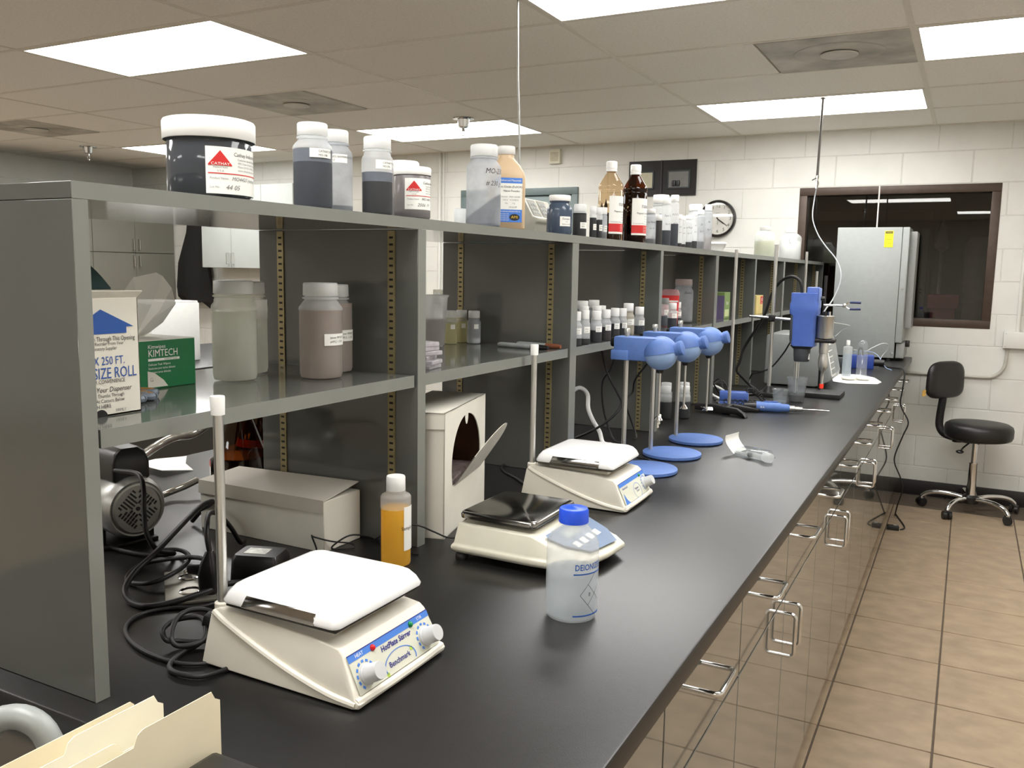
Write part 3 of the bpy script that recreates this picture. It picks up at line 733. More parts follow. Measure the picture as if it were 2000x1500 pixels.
t = thing('powder_jar', 'white-lidded jar half hidden behind the jar with the red triangle label', 'jar', (x, y, T), cam_rot(x, y))
G().lathe([(0, .002), (r - .004, 0), (r, .005), (r, h - .017), (r - .002, h - .015), (0, h - .012)], 40).obj('body', JG, t, ang=60)
G().lathe([(r + .001, h - .016), (r + .0015, h - .0155), (r + .0015, h - .003), (r - .001, h), (0, h)], 48).obj('lid', WHITEP, t, ang=60)
G().lathe([(0, .003), (r - .006, .002), (r - .0015, .006), (r - .0015, .05), (0, .05)], 36).obj('contents', PGREY, t)
# small white cup at the back
t = thing('sample_cup', 'small white cloudy cup at the back of the top shelf, beside the dusty bottle', 'cup', (.34, -1.290, T), 0)
G().lathe([(0, .001), (.0125, 0), (.0135, .002), (.0155, .060), (.0165, .0605), (.0165, .062), (.0148, .062), (.0128, .003), (0, .003)], 28).obj('cup', HDPE, t, ang=50)
G().lathe([(0, .0), (.016, 0), (.016, .003), (0, .003)], 24).obj('base', BLACKP, t)
# bottle hand-marked MO-230 and tan square jug
wide_bottle('powder_bottle', 'cloudy dusty bottle with handwriting and a slanting heap of grey powder', (.560, -1.558, T), .0368, .172, .0292, .0245, HDPED, [(0, .045, PGREY)], group=GT, slope=.026,
    lab=[(0, 0, 0, 0, [hand('MO-230', .0155, INK, .72, .115), hand('# 230 g', .0135, INK, .62, .090)])])
x, y = .535, -1.412
t = thing('powder_jug', 'tan square-shouldered plastic jug with a blue and white label', 'jug', (x, y, T), cam_rot(x, y, .20))
JUG = frost('tan_jug_plastic', (218, 194, 160), .05, .35, .06, 14, transl=.3)
hw = .0395
G().loft([rrect(hw - .005, hw - .005, .010, 0), rrect(hw, hw, .012, .005), rrect(hw, hw, .012, .118), rrect(hw - .002, hw - .002, .012, .128), rrect(hw - .010, hw - .010, .014, .146), rrect(.021, .021, .0205, .160), rrect(.0185, .0185, .018, .164), rrect(.0185, .0185, .018, .176)]).obj('body', JUG, t, ang=50)
G().lathe([(.0195, .170), (.0205, .1705), (.0203, .187), (.019, .189), (0, .1895)], 48, rib=.0005, ribz=(.1705, .187)).obj('cap', CAPW, t, ang=60)
L = G().box(hw, hw + .0005, -.031, .030, .018, .116).obj('label', LABELP, t)
G().box(hw + .0004, hw + .0008, -.031, .030, .104, .116).obj('blue_band', SKYINK, L); G().box(hw + .0004, hw + .0008, -.031, .030, .018, .046).obj('blue_band', SKYINK, L)
def jt(s, sz, m, yy, z, **k): text(s, sz, m, L, Matrix.Translation((hw + .0009, yy, z)) @ FX, **k)
jt('Advanced Materials', .0062, LABELP, .003, .110); jt('Iron Oxide (Fe3O4)', .0068, INK, .002, .096); jt('Nano Powder', .0066, INK, .006, .087)
jt('Stock #    MNC-124-000', .0042, GREYINK, .004, .074); jt('CAS #    FCC098765', .0042, GREYINK, .004, .067); jt('Qty        1 kg', .0042, GREYINK, .002, .060); jt('10-4-09', .006, GREYINK, .008, .051, shear=.3)
jt('www.advancedmaterials.us', .0048, LABELP, 0, .042)
for q in range(4): jt('tel 212 555 0100', .0034, LABELP, -.012, .036 - .0045*q)
e = G(); n = 24
e.add([(hw + .001, .013 + .012*math.cos(2*PI*q/n), .029 + .0075*math.sin(2*PI*q/n)) for q in range(n)], [tuple(range(n))]).obj('black_oval', INK, L)
jt('AMI', .0085, mat('yellow_print', (235, 190, 40), .5), .013, .029, sx=1.1, t=.0006)
# grey desk instrument behind
t = thing('bench_instrument', 'small grey keypad instrument behind the bottles on the top shelf', 'instrument', (.315, -.835, T), 0)
pr = [(-.06, 0), (.055, 0), (.058, .045), (.066, .05), (.066, .062), (.050, .066), (.020, .118), (-.055, .124)]
G().loft([[(x_, -.095, z_) for x_, z_ in pr], [(x_, .07, z_) for x_, z_ in pr]]).obj('body', mat('putty_plastic', (160, 158, 146), .45, var=.05), t, bevel=.004)
for yy in (-.085, -.02):
    q = G().add([(.0505, yy, .068), (.0505, yy + .052, .068), (.0225, yy + .052, .115), (.0225, yy, .115)], [(0, 1, 2, 3)]).obj('keypad', mat('putty_dark', (128, 126, 118), .5), t)
    g = G()
    for a in range(3):
        for b in range(3): 
            u0 = .006 + a*.015; w0 = .15 + b*.26
            c = Vector((.0505 - .028*w0 + .0012, yy + u0, .068 + .047*w0))
            g.add([c, c + Vector((0, .009, 0)), c + Vector((-.004, .009, .0068)), c + Vector((-.004, 0, .0068))], [(0, 1, 2, 3)])
    g.obj('keys', LGREY, q)
# slate blue jar
x, y, r, h = .560, -1.169, .032, .100
t = thing('powder_jar', 'squat jar of slate blue powder with a white lid on the top shelf', 'jar', (x, y, T), cam_rot(x, y))
G().lathe([(0, .002), (r - .004, 0), (r, .006), (r, .062), (r - .003, .072), (r - .009, .080), (.0255, .084), (.0255, .09), (0, .09)], 44).obj('body', frost('slate_jar', (78, 92, 112), .05, .2, .08, 20, transl=.2), t, ang=60)
G().lathe([(.0268, .085), (.0275, .0855), (.0275, .097), (.0262, .0995), (0, .100)], 48, rib=.0004, ribz=(.0855, .097)).obj('lid', WHITEP, t, ang=60)
L = G().arc(r, .05, 1.0, .022, .046, 8).obj('label', LABELP, t)
text('(Sample', .007, INK, L, bend=(r + .0005, .55, .040)); text('Iron', .004, INK, L, bend=(r + .0005, .62, .033)); text('Bayferrox black', .004, INK, L, bend=(r + .0005, .62, .027))
# five little vials beside it
GV = 'little black vials on the top shelf'
for k, (x, y, r, h, lr, fl) in enumerate(((.570, -1.063, .0185, .086, .0158, .062), (.548, -.990, .0098, .090, .009, .064), (.577, -.988, .0095, .086, .009, .055), (.577, -.945, .0095, .086, .009, .052), (.572, -.899, .0100, .089, .0095, .02))):
    wide_bottle('sample_vial', ['widest of the five little black vials beside the slate blue jar', 'second of the five little black vials, counted from the slate blue jar', 'middle one of the five little black vials beside the slate blue jar', 'fourth of the five little black vials, counted from the slate blue jar', 'last of the five little vials, nearly empty, next to the amber bottle'][k], (x, y, T), r, h, lr, .019, HDPE if k != 4 else HDPED, [(0, fl, PBLACK)], group=GV, off=.2,
        lab=[(-.1, 1.1, .022, .038, [typed('Lanxess', .0038, .1, .034), typed('E8706', .0038, .1, .027)])])
# two tall amber bottles
def amber(label, loc, fill, off, glass):
    t = thing('reagent_bottle', label, 'bottle', loc, cam_rot(loc[0], loc[1], off), 'tall amber reagent bottles')
    r = .0375
    G().lathe([(0, .003), (r - .008, 0), (r, .006), (r, .150), (r - .0015, .152), (r - .0015, .156), (r, .158), (r, .165), (r - .002, .172), (.017, .201), (.0145, .205), (.0145, .222), (0, .222)], 48).obj('body', glass, t, ang=55)
    G().lathe([(0, .005), (r - .010, .004), (r - .0025, .008), (r - .0025, fill), (0, fill)], 40).obj('contents', AMBERL, t, ang=60)
    G().lathe([(.0155, .208), (.0165, .2085), (.0165, .2155), (.0155, .216), (.0155, .2175), (.0168, .218), (.0165, .236), (.0150, .238), (0, .238)], 48, rib=.0005, ribz=(.218, .236)).obj('cap', WHITEP, t, ang=60)
    L = G().arc(r, -.25, 1.75, .024, .135, 16).obj('label', LABELP, t)
    G().arc(r + .0004, -.25, 1.75, .030, .054, 16, .0003).obj('red_band', RED, L)
    rr = r + .0006
    text('nanoscale', .019, GREYINK, L, bend=(rr, .55, .112), align='LEFT'); text('Magnetic Ferrofluid', .0072, INK, L, bend=(rr, .15, .090), align='LEFT')
    text('Concentrated 100 ml', .0045, GREYINK, L, bend=(rr, -.15, .059), align='LEFT')
    for q in range(4): text('Water based', .0042, GREYINK, L, bend=(rr, .85, .081 - .008*q), align='LEFT')
    for q in range(4): text('safety data inside', .0036, LABELP, L, bend=(rr + .0002, .75, .049 - .0048*q), align='LEFT')
    return t
t = amber('tall amber glass bottle, half empty with brown streaks, behind the darker one', (.515, -.705, T), .085, .15, AMBER)
random.seed(3)
for k in range(9):
    a = -1.5 + k*.34 + random.uniform(-.1, .1); w = random.uniform(.06, .16); zt = random.uniform(.105, .148); g = G()
    v = []; n = 6
    for q in range(n + 1):
        u = q/n; ww = w*(1 - u*u*.9)*(1 + .3*math.sin(9*u + k)); z = .084 + (zt - .084)*u
        for s in (-1, 1): v.append((.0368*math.cos(a + s*ww), .0368*math.sin(a + s*ww), z))
    g.add(v, [(2*q, 2*q+1, 2*q+3, 2*q+2) for q in range(n)]).obj('brown_streak', AMBERL, t)
amber('tall amber glass bottle, full and nearly black, in front of the half empty one', (.555, -.604, T), .166, .05, AMBERD)
# crowd of hand-marked sample bottles
GS = 'hand-marked sample bottles on the top shelf'
crowd = [
 (.575, -.508, .0180, .112, .0155, .014, HDPED, [(0, .018, PBROWN)], 'speckled sample bottle with a dark bottom layer, right of the amber bottles', 'La-Nano'),
 (.572, -.417, .0125, .100, .0108, .016, HDPE, [(0, .080, PBROWN)], 'sample bottle full of dark brown liquid, second right of the amber bottles', 'Fe 3'),
 (.500, -.180, .0300, .184, .0285, .030, HDPE, [(0, .040, PBLACK)], 'wide white-lidded bottle standing tallest behind the sample bottles', 'MO mix'),
 (.575, -.345, .0155, .160, .0140, .022, HDPE, [(0, .052, PNAVY)], 'white sample bottle with black powder to a third, below the wide lid', 'Ferr 2'),
 (.575, -.258, .0152, .176, .0138, .022, HDPE, [(0, .078, PNAVY)], 'tall slim sample bottle half full of black, right of the wide lid', '4-2 Cu'),
 (.585, -.223, .0088, .112, .0078, .016, HDPE, [(0, .014, PBLACK)], 'first of the two slimmest white sample tubes in the crowd', 'Lan'),
 (.585, -.177, .0088, .110, .0076, .016, HDPE, [(0, .012, PBLACK)], 'second of the two slimmest white sample tubes in the crowd', 'mB'),
 (.580, -.100, .0135, .118, .0118, .016, HDPE, [(0, .022, PBLACK)], 'white sample bottle with scribbled lines, left of the clock', 'La-N grd'),
 (.583, -.033, .0105, .135, .0088, .016, HDPE, [(0, .028, PBLACK)], 'narrow white sample bottle, second left of the clock', 'nP'),
 (.520, .190, .0310, .178, .0265, .026, HDPE, [(0, .036, PBROWN)], 'wide bottle with a big white lid just left of the clock', 'Amor'),
 (.578, .063, .0150, .148, .0125, .018, HDPED, [(0, .030, PBROWN)], 'greyish sample bottle overlapping the left rim of the clock', 'Zr'),
 (.575, .174, .0168, .176, .0135, .024, HDPED, [(0, .052, PTAUPE)], 'last sample bottle with brown sediment, against the clock face', 'Ag'),
]
for (x, y, r, h, lr, lh, sh, fl, lb, wr) in crowd:
    wide_bottle('sample_bottle', lb, (x, y, T), r, h, lr, lh, sh, fl, capm=WHITEP, group=GS, lab=[(0, 0, 0, 0, [hand(wr, .009 if r > .012 else .006, INK, .25, h*.62), hand(wr[:3] + ' 4', .008 if r > .012 else .005, INK, .3, h*.45)])])
# white weighing dish left on its end
t = thing('plastic_tray', 'oblong white plastic tray at the end of the sample bottles, under the clock', 'tray', (.572, .290, T), cam_rot(.572, .29, .3))
G().loft([rrect(.018, .034, .010, 0, 4), rrect(.026, .046, .014, .028, 4), rrect(.028, .048, .014, .0295, 4), rrect(.027, .047, .013, .034, 4), rrect(.020, .040, .010, .036, 4)]).obj('tray', WHITEP, t, ang=50)
# two pale carboys far along
def carboy(label, loc, r, h, m, fm, fl):
    t = thing('carboy', label, 'jug', loc, cam_rot(loc[0], loc[1]), 'pale jugs near the end of the top shelf')
    G().lathe([(0, .003), (r - .01, 0), (r, .009), (r, h*.70), (r - .004, h*.76), (r*.70, h*.83), (r*.45, h*.87), (r*.45, h*.9), (0, h*.9)], 40).obj('body', m, t, ang=60)
    G().lathe([(r*.50, h*.88), (r*.52, h*.885), (r*.51, h*.985), (r*.46, h), (0, h)], 40, rib=.0007, ribz=(h*.885, h*.985)).obj('cap', WHITEP, t, ang=60)
    G().lathe([(0, .006), (r - .012, .005), (r - .003, .012), (r - .003, h*fl), (0, h*fl)], 32).obj('contents', fm, t, ang=60)
    G().tube([(r*.55, 0, h*.80), (r*1.0, 0, h*.80), (r*1.12, 0, h*.72), (r*1.08, 0, h*.60), (r*.96, 0, h*.56)], r*.12, 8).obj('handle', m, t)
carboy('greenish-white plastic jug near the far end of the top shelf', (.445, 1.86, T), .056, .180, HDPE, mat('pale_green_liquid', (236, 240, 206), .4), .55)
carboy('milky white plastic jug at the far end of the top shelf', (.45, 2.62, T), .068, .205, HDPE, WHITEP, .6)

# ------------------------------------------------------------------ middle shelf, first bay
SZ = 1.24
t = thing('film_box', 'white carton with blue arrow and blue print, open, at the left end of the shelf', 'carton', (.480, -2.470, SZ), 0)
bx0, bx1, by0, by1, bh_ = -.055, .053, -.062, .051, .150
g = G().box(bx0, bx1, by0, by1, 0, .003).box(bx0, bx0 + .002, by0, by1, 0, bh_).box(bx1 - .002, bx1, by0, by1, 0, bh_).box(bx0, bx1, by0, by0 + .002, 0, bh_).box(bx0, bx1, by1 - .002, by1, 0, bh_)
g.obj('carton', CARD, t, bevel=.0006, bseg=1)
G().add([(bx1 - .001, by0, bh_), (bx1 - .001, by1, bh_), (bx1 + .006, by1 + .003, bh_ + .008), (bx1 + .006, by0, bh_ + .009), (bx1 - .0025, by0, bh_), (bx1 - .0025, by1, bh_), (bx1 + .005, by1 + .003, bh_ + .0092), (bx1 + .005, by0, bh_ + .0102)], [(0,1,2,3),(7,6,5,4),(0,4,5,1),(1,5,6,2),(2,6,7,3),(3,7,4,0)]).obj('front_flap', CARD, t)
# raised lid, dark teal inside
n = 8; v = []
for q in range(n + 1):
    u = q/n; xx = bx0 + .10*u*u; z = bh_ + .072*(1 - (1-u)**2*.0) * (1 - .0*u) - .062*u*u + .0
    v += [(bx0 - .004 + .075*u, by0, bh_ + .050*math.cos(u*1.35)), (bx0 - .004 + .075*u, by1 - .01, bh_ + .050*math.cos(u*1.35))]
vv = v + [(a, b, c - .0015) for a, b, c in v]; m_ = len(v)
f = [(2*q, 2*q+2, 2*q+3, 2*q+1) for q in range(n)] + [(m_+2*q+1, m_+2*q+3, m_+2*q+2, m_+2*q) for q in range(n)]
G().add(vv, f).obj('lid', GREENIN, t)
def pf(s, sz, m, yy, z, **k): text(s, sz, m, t, Matrix.Translation((bx1 + .0004, yy, z)) @ FX, align=k.pop('align', 'RIGHT'), **k)
G().add([(bx1 + .0006, -.035, .105), (bx1 + .0006, .032, .105), (bx1 + .0006, .032, .113), (bx1 + .0006, .043, .113), (bx1 + .0006, -.005, .136), (bx1 + .0006, -.043, .113), (bx1 + .0006, -.035, .113)], [(0, 1, 2, 3, 4, 5, 6)]).obj('blue_arrow', BLUEINK, t)
pf('Pull Film Through This Opening', .0085, INK, .044, .0985, sx=.72); pf('Company - Reorder From Your', .0060, INK, .027, .0925, sx=.85); pf('Laboratory Supplier', .0060, INK, .017, .0865, sx=.85)
pf('4 IN. X 250 FT.', .0150, BLUEINK, .028, .0705, sx=.75); pf('DOUBLE SIZE ROLL', .0200, BLUEINK, .045, .0545, sx=.70); pf('FOR GREATER CONVENIENCE', .0070, INK, .027, .0445, sx=.8)
pf('Place In Your Dispenser', .0095, INK, .036, .034, sx=.85, shear=.2); pf('Press Thumbs Through', .0065, INK, .025, .0265, sx=.85); pf('Openings At Corners Below', .0065, INK, .025, .0200, sx=.85); pf('PINCH HERE', .0070, INK, .005, .0130, sx=.9); pf('FIRMLY', .0055, GREYINK, .027, .0062, sx=.9)
G().add([(bx1 + .0006, -.010 + .0095*math.cos(PI*q/14), .0095*math.sin(PI*q/14)) for q in range(15)], [tuple(range(15))]).obj('thumb_hole', BLACKP, t)
# wipes box, behind to the right
t = thing('wipes_box', 'green and white tissue wipes box with a tissue sticking out', 'tissue box', (.315, -2.262, SZ), 0)
G().rbox(-.055, .065, -.140, .075, 0, .076, .0012, 1).obj('carton', GREENB, t)
G().box(-.0545, .0645, -.1395, .0745, .0755, .0768).obj('white_top', CARD, t)
G().add([(.0656, -.02, .003), (.0656, .018, .003), (.0656, .010, .013), (.0656, -.008, .026), (.0656, -.02, .029)], [(0, 1, 2, 3, 4)]).obj('white_corner', CARD, t)
def kw(s, sz, m, yy, z, **k): text(s, sz, m, t, Matrix.Translation((.0653, yy, z)) @ FX, align='LEFT', **k)
kw('Kimwipes', .0085, LABELP, -.018, .066); kw('KIMTECH', .0158, LABELP, -.018, .0555, sx=.86); 
G().box(.0653, .0657, -.018, .042, .0440, .0478).obj('white_rule', LABELP, t); kw('SCIENCE* brand', .0036, GREENB, .012, .0459, t=.0008)
kw('Delicate Task Wipers', .0048, LABELP, -.018, .0385); kw('Essuie-tout pour taches delicates', .0048, LABELP, -.018, .0325, sx=.8); kw('Panos para tareas delicadas', .0048, LABELP, -.018, .0265, sx=.8); kw('G', .0090, INK, -.016, .0150)
# tissue: crumpled fan of thin sheet
TS = [(-.052, .078), (-.030, .11), (-.038, .145), (-.020, .168), (.008, .176), (.030, .170), (.055, .150), (.046, .125), (.022, .095), (.010, .078)]
cen = Vector((.000, .010, .074)); v = []; nf = len(TS); 
for q, (yy, z) in enumerate(TS): v.append((.012*math.sin(q*1.9) + .006, yy*1.05 + .035, z + .004))
for q, (yy, z) in enumerate(TS): v.append((.010*math.cos(q*2.3), yy*.6 + .025, .076 + (z - .076)*.55))
v.append(tuple(cen)); f = []
for q in range(nf - 1): f += [(q, q+1, nf+q+1, nf+q), (nf+q, nf+q+1, 2*nf)]
G().add(v, f).obj('tissue', TISSUE, t, ang=20)
# four big cloudy bottles
GB = 'large cloudy bottles on the middle shelf'
LB = [(.15, 1.35, .060, .080, [typed('Janvar MPORT Z1A', .0052, .42, .0735), typed('pH9.2, 1.1576', .0052, .42, .0665)])]
wide_bottle('liquid_bottle', 'large cloudy bottle of pale yellowish liquid, front left of the four', (.400, -2.120, SZ), .0372, .169, .0328, .0225, HDPEY, [(0, .118, LPALE)], group=GB)
wide_bottle('liquid_bottle', 'large cloudy bottle of pale liquid, half hidden behind the front left one', (.345, -2.035, SZ), .0365, .166, .0320, .0225, HDPEY, [(0, .110, LPALE)], group=GB, lab=[(.3, 1.3, .100, .134, [])])
wide_bottle('liquid_bottle', 'large cloudy bottle of taupe liquid with a narrow label, front right of the four', (.497, -2.014, SZ), .0378, .167, .0300, .0232, HDPE, [(0, .122, LTAUPE)], group=GB, lab=LB)
wide_bottle('liquid_bottle', 'large cloudy bottle of taupe liquid, half hidden behind the front right one', (.455, -1.932, SZ), .0375, .163, .0300, .0230, HDPE, [(0, .128, LTAUPE)], group=GB, lab=LB)
# scissors-like grey and orange handles lying under the wipes box
ORANGE = mat('orange_rubber', (205, 150, 80), .5); SLATE = mat('slate_rubber', (118, 128, 142), .5)
for k, (x, y, a) in enumerate(((.415, -2.352, .5), (.440, -2.375, .3))):
    t = thing('scissors', ['upper grey and orange handled scissors lying beside the green box', 'lower grey and orange handled scissors lying beside the white carton'][k], 'scissors', (x, y, SZ), a, 'grey and orange scissors')
    for s in (-1, 1):
        P = [(.02 + .020*math.cos(q), s*.013 + .011*math.sin(q), .0065) for q in [2*PI*j/14 for j in range(15)]]
        rg = G().tube(P, .0055, 8).obj('handle', SLATE, t)
        G().tube([(p[0]*.86 + .003, p[1]*.86 + s*.0018, .0085) for p in P], .0035, 8).obj('grip', ORANGE, rg)
    G().add([(0, -.004, .005), (0, .004, .005), (-.07, .0005, .005), (0, -.004, .008), (0, .004, .008), (-.07, .0005, .007)], [(0, 2, 1), (3, 4, 5), (0, 1, 4, 3), (1, 2, 5, 4), (2, 0, 3, 5)]).obj('blades', STEEL, t)

# ------------------------------------------------------------------ middle shelf, second bay
t = thing('plastic_beaker', 'tapered cloudy plastic beaker of pinkish slurry, half hidden by the divider', 'beaker', (.295, -1.345, SZ), cam_rot(.295, -1.345))
G().lathe([(0, .002), (.028, 0), (.031, .004), (.038, .120), (.041, .126), (.042, .128), (.040, .129), (.0365, .122), (.0295, .005), (0, .004)], 40).obj('body', LDPE, t, ang=50)
G().lathe([(0, .0045), (.028, .0045), (.0325, .068), (0, .068)], 36).obj('contents', LTAUPE, t, ang=60)
G().tube([(-.037, 0, .115), (-.060, 0, .112), (-.066, 0, .09), (-.058, 0, .055), (-.034, 0, .045)], .004, 8).obj('handle', LDPE, t)
for k, (x, y, r, h, lb, fm, fl) in enumerate(((.305, -1.274, .0178, .088, 'first of three little cloudy bottles right of the beaker, yellowish', LTANPALE, .055), (.303, -1.216, .0168, .087, 'middle of three little cloudy bottles right of the beaker', LTANPALE, .058), (.312, -1.165 - .045, .0178, .087, 'last of three little cloudy bottles right of the beaker, nearly empty', WHITEP, .014))):
    if k == 2: x, y = .345, -1.222
    wide_bottle('sample_bottle', lb, (x, y, SZ), r, h, r*.86, .019, HDPEY if k < 2 else HDPED, [(0, fl, fm)], group='little cloudy bottles beside the beaker', lab=[(.0, .7, .040, .052, [])])
# small stack of wrapped packets
random.seed(5)
for k in range(6):
    t = G().rbox(-.034, .034, -.028, .028, 0, .0085, .0015, 1).obj('wrapped_packet', frost('wrap_film', (220, 216, 220), .15, .15, .15, 60), None, (.545 + random.uniform(-.006, .006), -1.782 + random.uniform(-.006, .006), SZ + .0001 + .0088*k), (0, 0, random.uniform(-.25, .25)))
    tag(t, ['lowest', 'second lowest', 'third lowest', 'third highest', 'second highest', 'topmost'][k] + ' small clear wrapped packet in the stack beside the divider', 'packet', 'stack of wrapped packets')
# markers
def marker(label, p, q, body, cap, capfrac=.33):
    p, q = Vector(p), Vector(q); d = (q - p)
    t = thing('marker_pen', label, 'marker', tuple(p)); L = d.length; r = .0062
    G().lat((0, 0, 0), d, [(0, 0), (r*.6, .0), (r*.85, .003), (r, .008), (r, L*(1-capfrac)), (0, L*(1-capfrac))], 16).obj('barrel', body, t, ang=50)
    G().lat((0, 0, 0), d, [(0, L*(1-capfrac)), (r*1.02, L*(1-capfrac)), (r*1.02, L*.92), (r*.75, L), (0, L)], 16).obj('cap', cap, t, ang=50)
    return t
GREYB = mat('grey_barrel', (150, 154, 154), .4, var=.1)
marker('grey marker pen with a black cap, nearer of the two on the shelf', (.440, -1.262, SZ + .0064), (.590, -1.282, SZ + .0064), GREYB, BLACKP)
marker('grey marker pen with a rust brown cap, behind the other marker', (.470, -1.215, SZ + .0064), (.601, -1.232, SZ + .0064), GREYB, mat('rust_cap', (122, 70, 46), .4))

# ------------------------------------------------------------------ middle shelf, third bay: rows of white-capped bottles
G3 = 'white-capped sample bottles in the third bay'
def row3(lst, rowname, dark):
    for k, (x, y, r, h, fl, fm, sh) in enumerate(lst):
        wide_bottle('sample_bottle', '%s white-capped bottle from the left in the %s row of the third bay' % (ORD[k], rowname), (x, y, SZ), r, h, r*.82, .024, sh, [(0, fl, fm)] if fl else None, capm=WHITEP, group=G3, off=.15, scale_sh=1.4,
            lab=[(-.2, 1.05, h*.34, h*.52, [typed('Z-' + str(20 + 3*k), .0045, 0, h*.45), typed('pH 9', .0040, 0, h*.38)])] if dark else None)
row3([(.588, -1.108, .0150, .090, .02, PBLACK, HDPE), (.588, -1.052, .0150, .092, .016, PBLACK, HDPE), (.589, -.972, .0162, .087, .034, PBLACK, HDPE), (.590, -.903, .0155, .089, .040, PBROWN, HDPE), (.590, -.834, .0152, .091, .046, PBLACK, HDPE), (.588, -.765, .0145, .088, .044, PBLACK, HDPE), (.570, -.668, .0190, .100, .008, PBLACK, frost('speckled_plastic', (206, 200, 186), .15, .4, .15, 40)), (.578, -.588, .0170, .087, .028, PNAVY, HDPE)], 'front', True)
row3([(.545, -1.040, .0165, .098, .03, PBLACK, HDPE), (.540, -.945, .0165, .098, .03, PBLACK, HDPE), (.540, -.850, .0165, .096, .03, PBLACK, HDPE), (.520, -.765, .0165, .094, .03, PBLACK, HDPE)], 'second', False)
row3([(.490, -1.000, .0200, .110, .05, PBLACK, HDPE), (.485, -.910, .0200, .108, .05, PBLACK, HDPED), (.480, -.815, .0200, .108, .05, PBROWN, HDPED), (.475, -.715, .0205, .108, .05, PBLACK, HDPED)], 'third', False)
row3([(.420, -.960, .0200, .112, .05, PBLACK, HDPE), (.415, -.870, .0200, .112, .05, PBLACK, HDPE), (.410, -.775, .0200, .112, .05, PBLACK, HDPE)], 'rearmost', False)
# fourth bay
t = thing('sharps_container', 'small red sharps container with a pinkish lid on the middle shelf', 'container', (.515, -.075, SZ), cam_rot(.515, -.075))
REDP = mat('red_plastic', (214, 42, 44), .4, var=.05)
G().loft([rrect(.024, .028, .006, 0, 3), rrect(.027, .032, .006, .085, 3), rrect(.027, .032, .006, .112, 3)]).obj('body', REDP, t, ang=50)
G().loft([rrect(.029, .034, .006, .112, 3), rrect(.029, .034, .006, .120, 3), rrect(.024, .028, .006, .132, 3), rrect(.018, .022, .006, .134, 3)]).obj('lid', frost('pink_lid', (214, 170, 172), .25, .3), t, ang=50)
for z in (.05, .088): G().box(.0265, .0282, -.029, .029, z, z + .006).obj('white_stripe', LABELP, t)
wide_bottle('liquid_bottle', 'large dusty bottle with handwriting beside the red container on the middle shelf', (.497, .150, SZ), .0385, .171, .0335, .024, HDPED, [(0, .006, PBROWN)], capm=frost('pinkish_cap', (214, 200, 198), .08, .4), lab=[(0, 0, 0, 0, [hand('Dynam', .012, INK, .5, .118)])])
for k, (x, y, r, h, fl, fm, lb) in enumerate(((.560, -.395, .0170, .090, .03, PNAVY, 'leftmost small bottle in the fourth bay, beside the panel edge'), (.580, -.250, .0172, .091, .038, PNAVY, 'small labelled bottle of blue-black powder below the red container'), (.520, -.150, .0170, .104, .04, PGREY, 'grey-capped small bottle just in front of the red container'), (.540, -.060, .0150, .088, .03, PNAVY, 'small bottle of grey powder touching the large dusty bottle'))):
    wide_bottle('sample_bottle', lb, (x, y, SZ), r, h, r*.82, .022, HDPE, [(0, fl, fm)], capm=WHITEP if k != 2 else MGREY, group='small bottles in the fourth bay', off=.1, scale_sh=1.3, lab=[(-.2, 1.0, h*.42, h*.6, [typed('Z-9', .0045, 0, h*.52)])])
# cartons in the far bays
def carton(name, label, loc, sx, sy, sz, m, rotz=0):
    t = thing(name, label, 'carton', loc, rotz); G().rbox(-sx/2, sx/2, -sy/2, sy/2, 0, sz, .001, 1).obj('carton', m, t); return t
GR = mat('lime_card', (124, 148, 88), .5, var=.2, scale=12); YEL = mat('yellow_card', (222, 200, 130), .5, var=.08, scale=12); PUR = mat('purple_card', (104, 92, 128), .5)
t = carton('glove_carton', 'green carton with a purple side on the shelf of the fifth bay', (.512, .612, SZ), .09, .10, .115, GR)
G().box(-.045, .0452, -.0505, -.0495, .0, .100).obj('purple_side', PUR, t); G().box(.0449, .0455, -.035, .035, .010, .040).obj('pale_panel', mat('pale_green_print', (205, 214, 160), .5), t)
text('Best', .022, LABELP, t, Matrix.Translation((.0457, 0, .068)) @ FX)
t = carton('glove_carton', 'yellow carton with a red flash reading 100 on the shelf of the sixth bay', (.530, 1.195, SZ), .09, .15, .092, YEL)
G().box(.0449, .0455, .012, .068, .048, .086).obj('red_flash', RED, t); text('100', .024, LABELP, t, Matrix.Translation((.0458, .040, .070)) @ FX); text('gloves', .010, LABELP, t, Matrix.Translation((.0458, .040, .054)) @ FX)

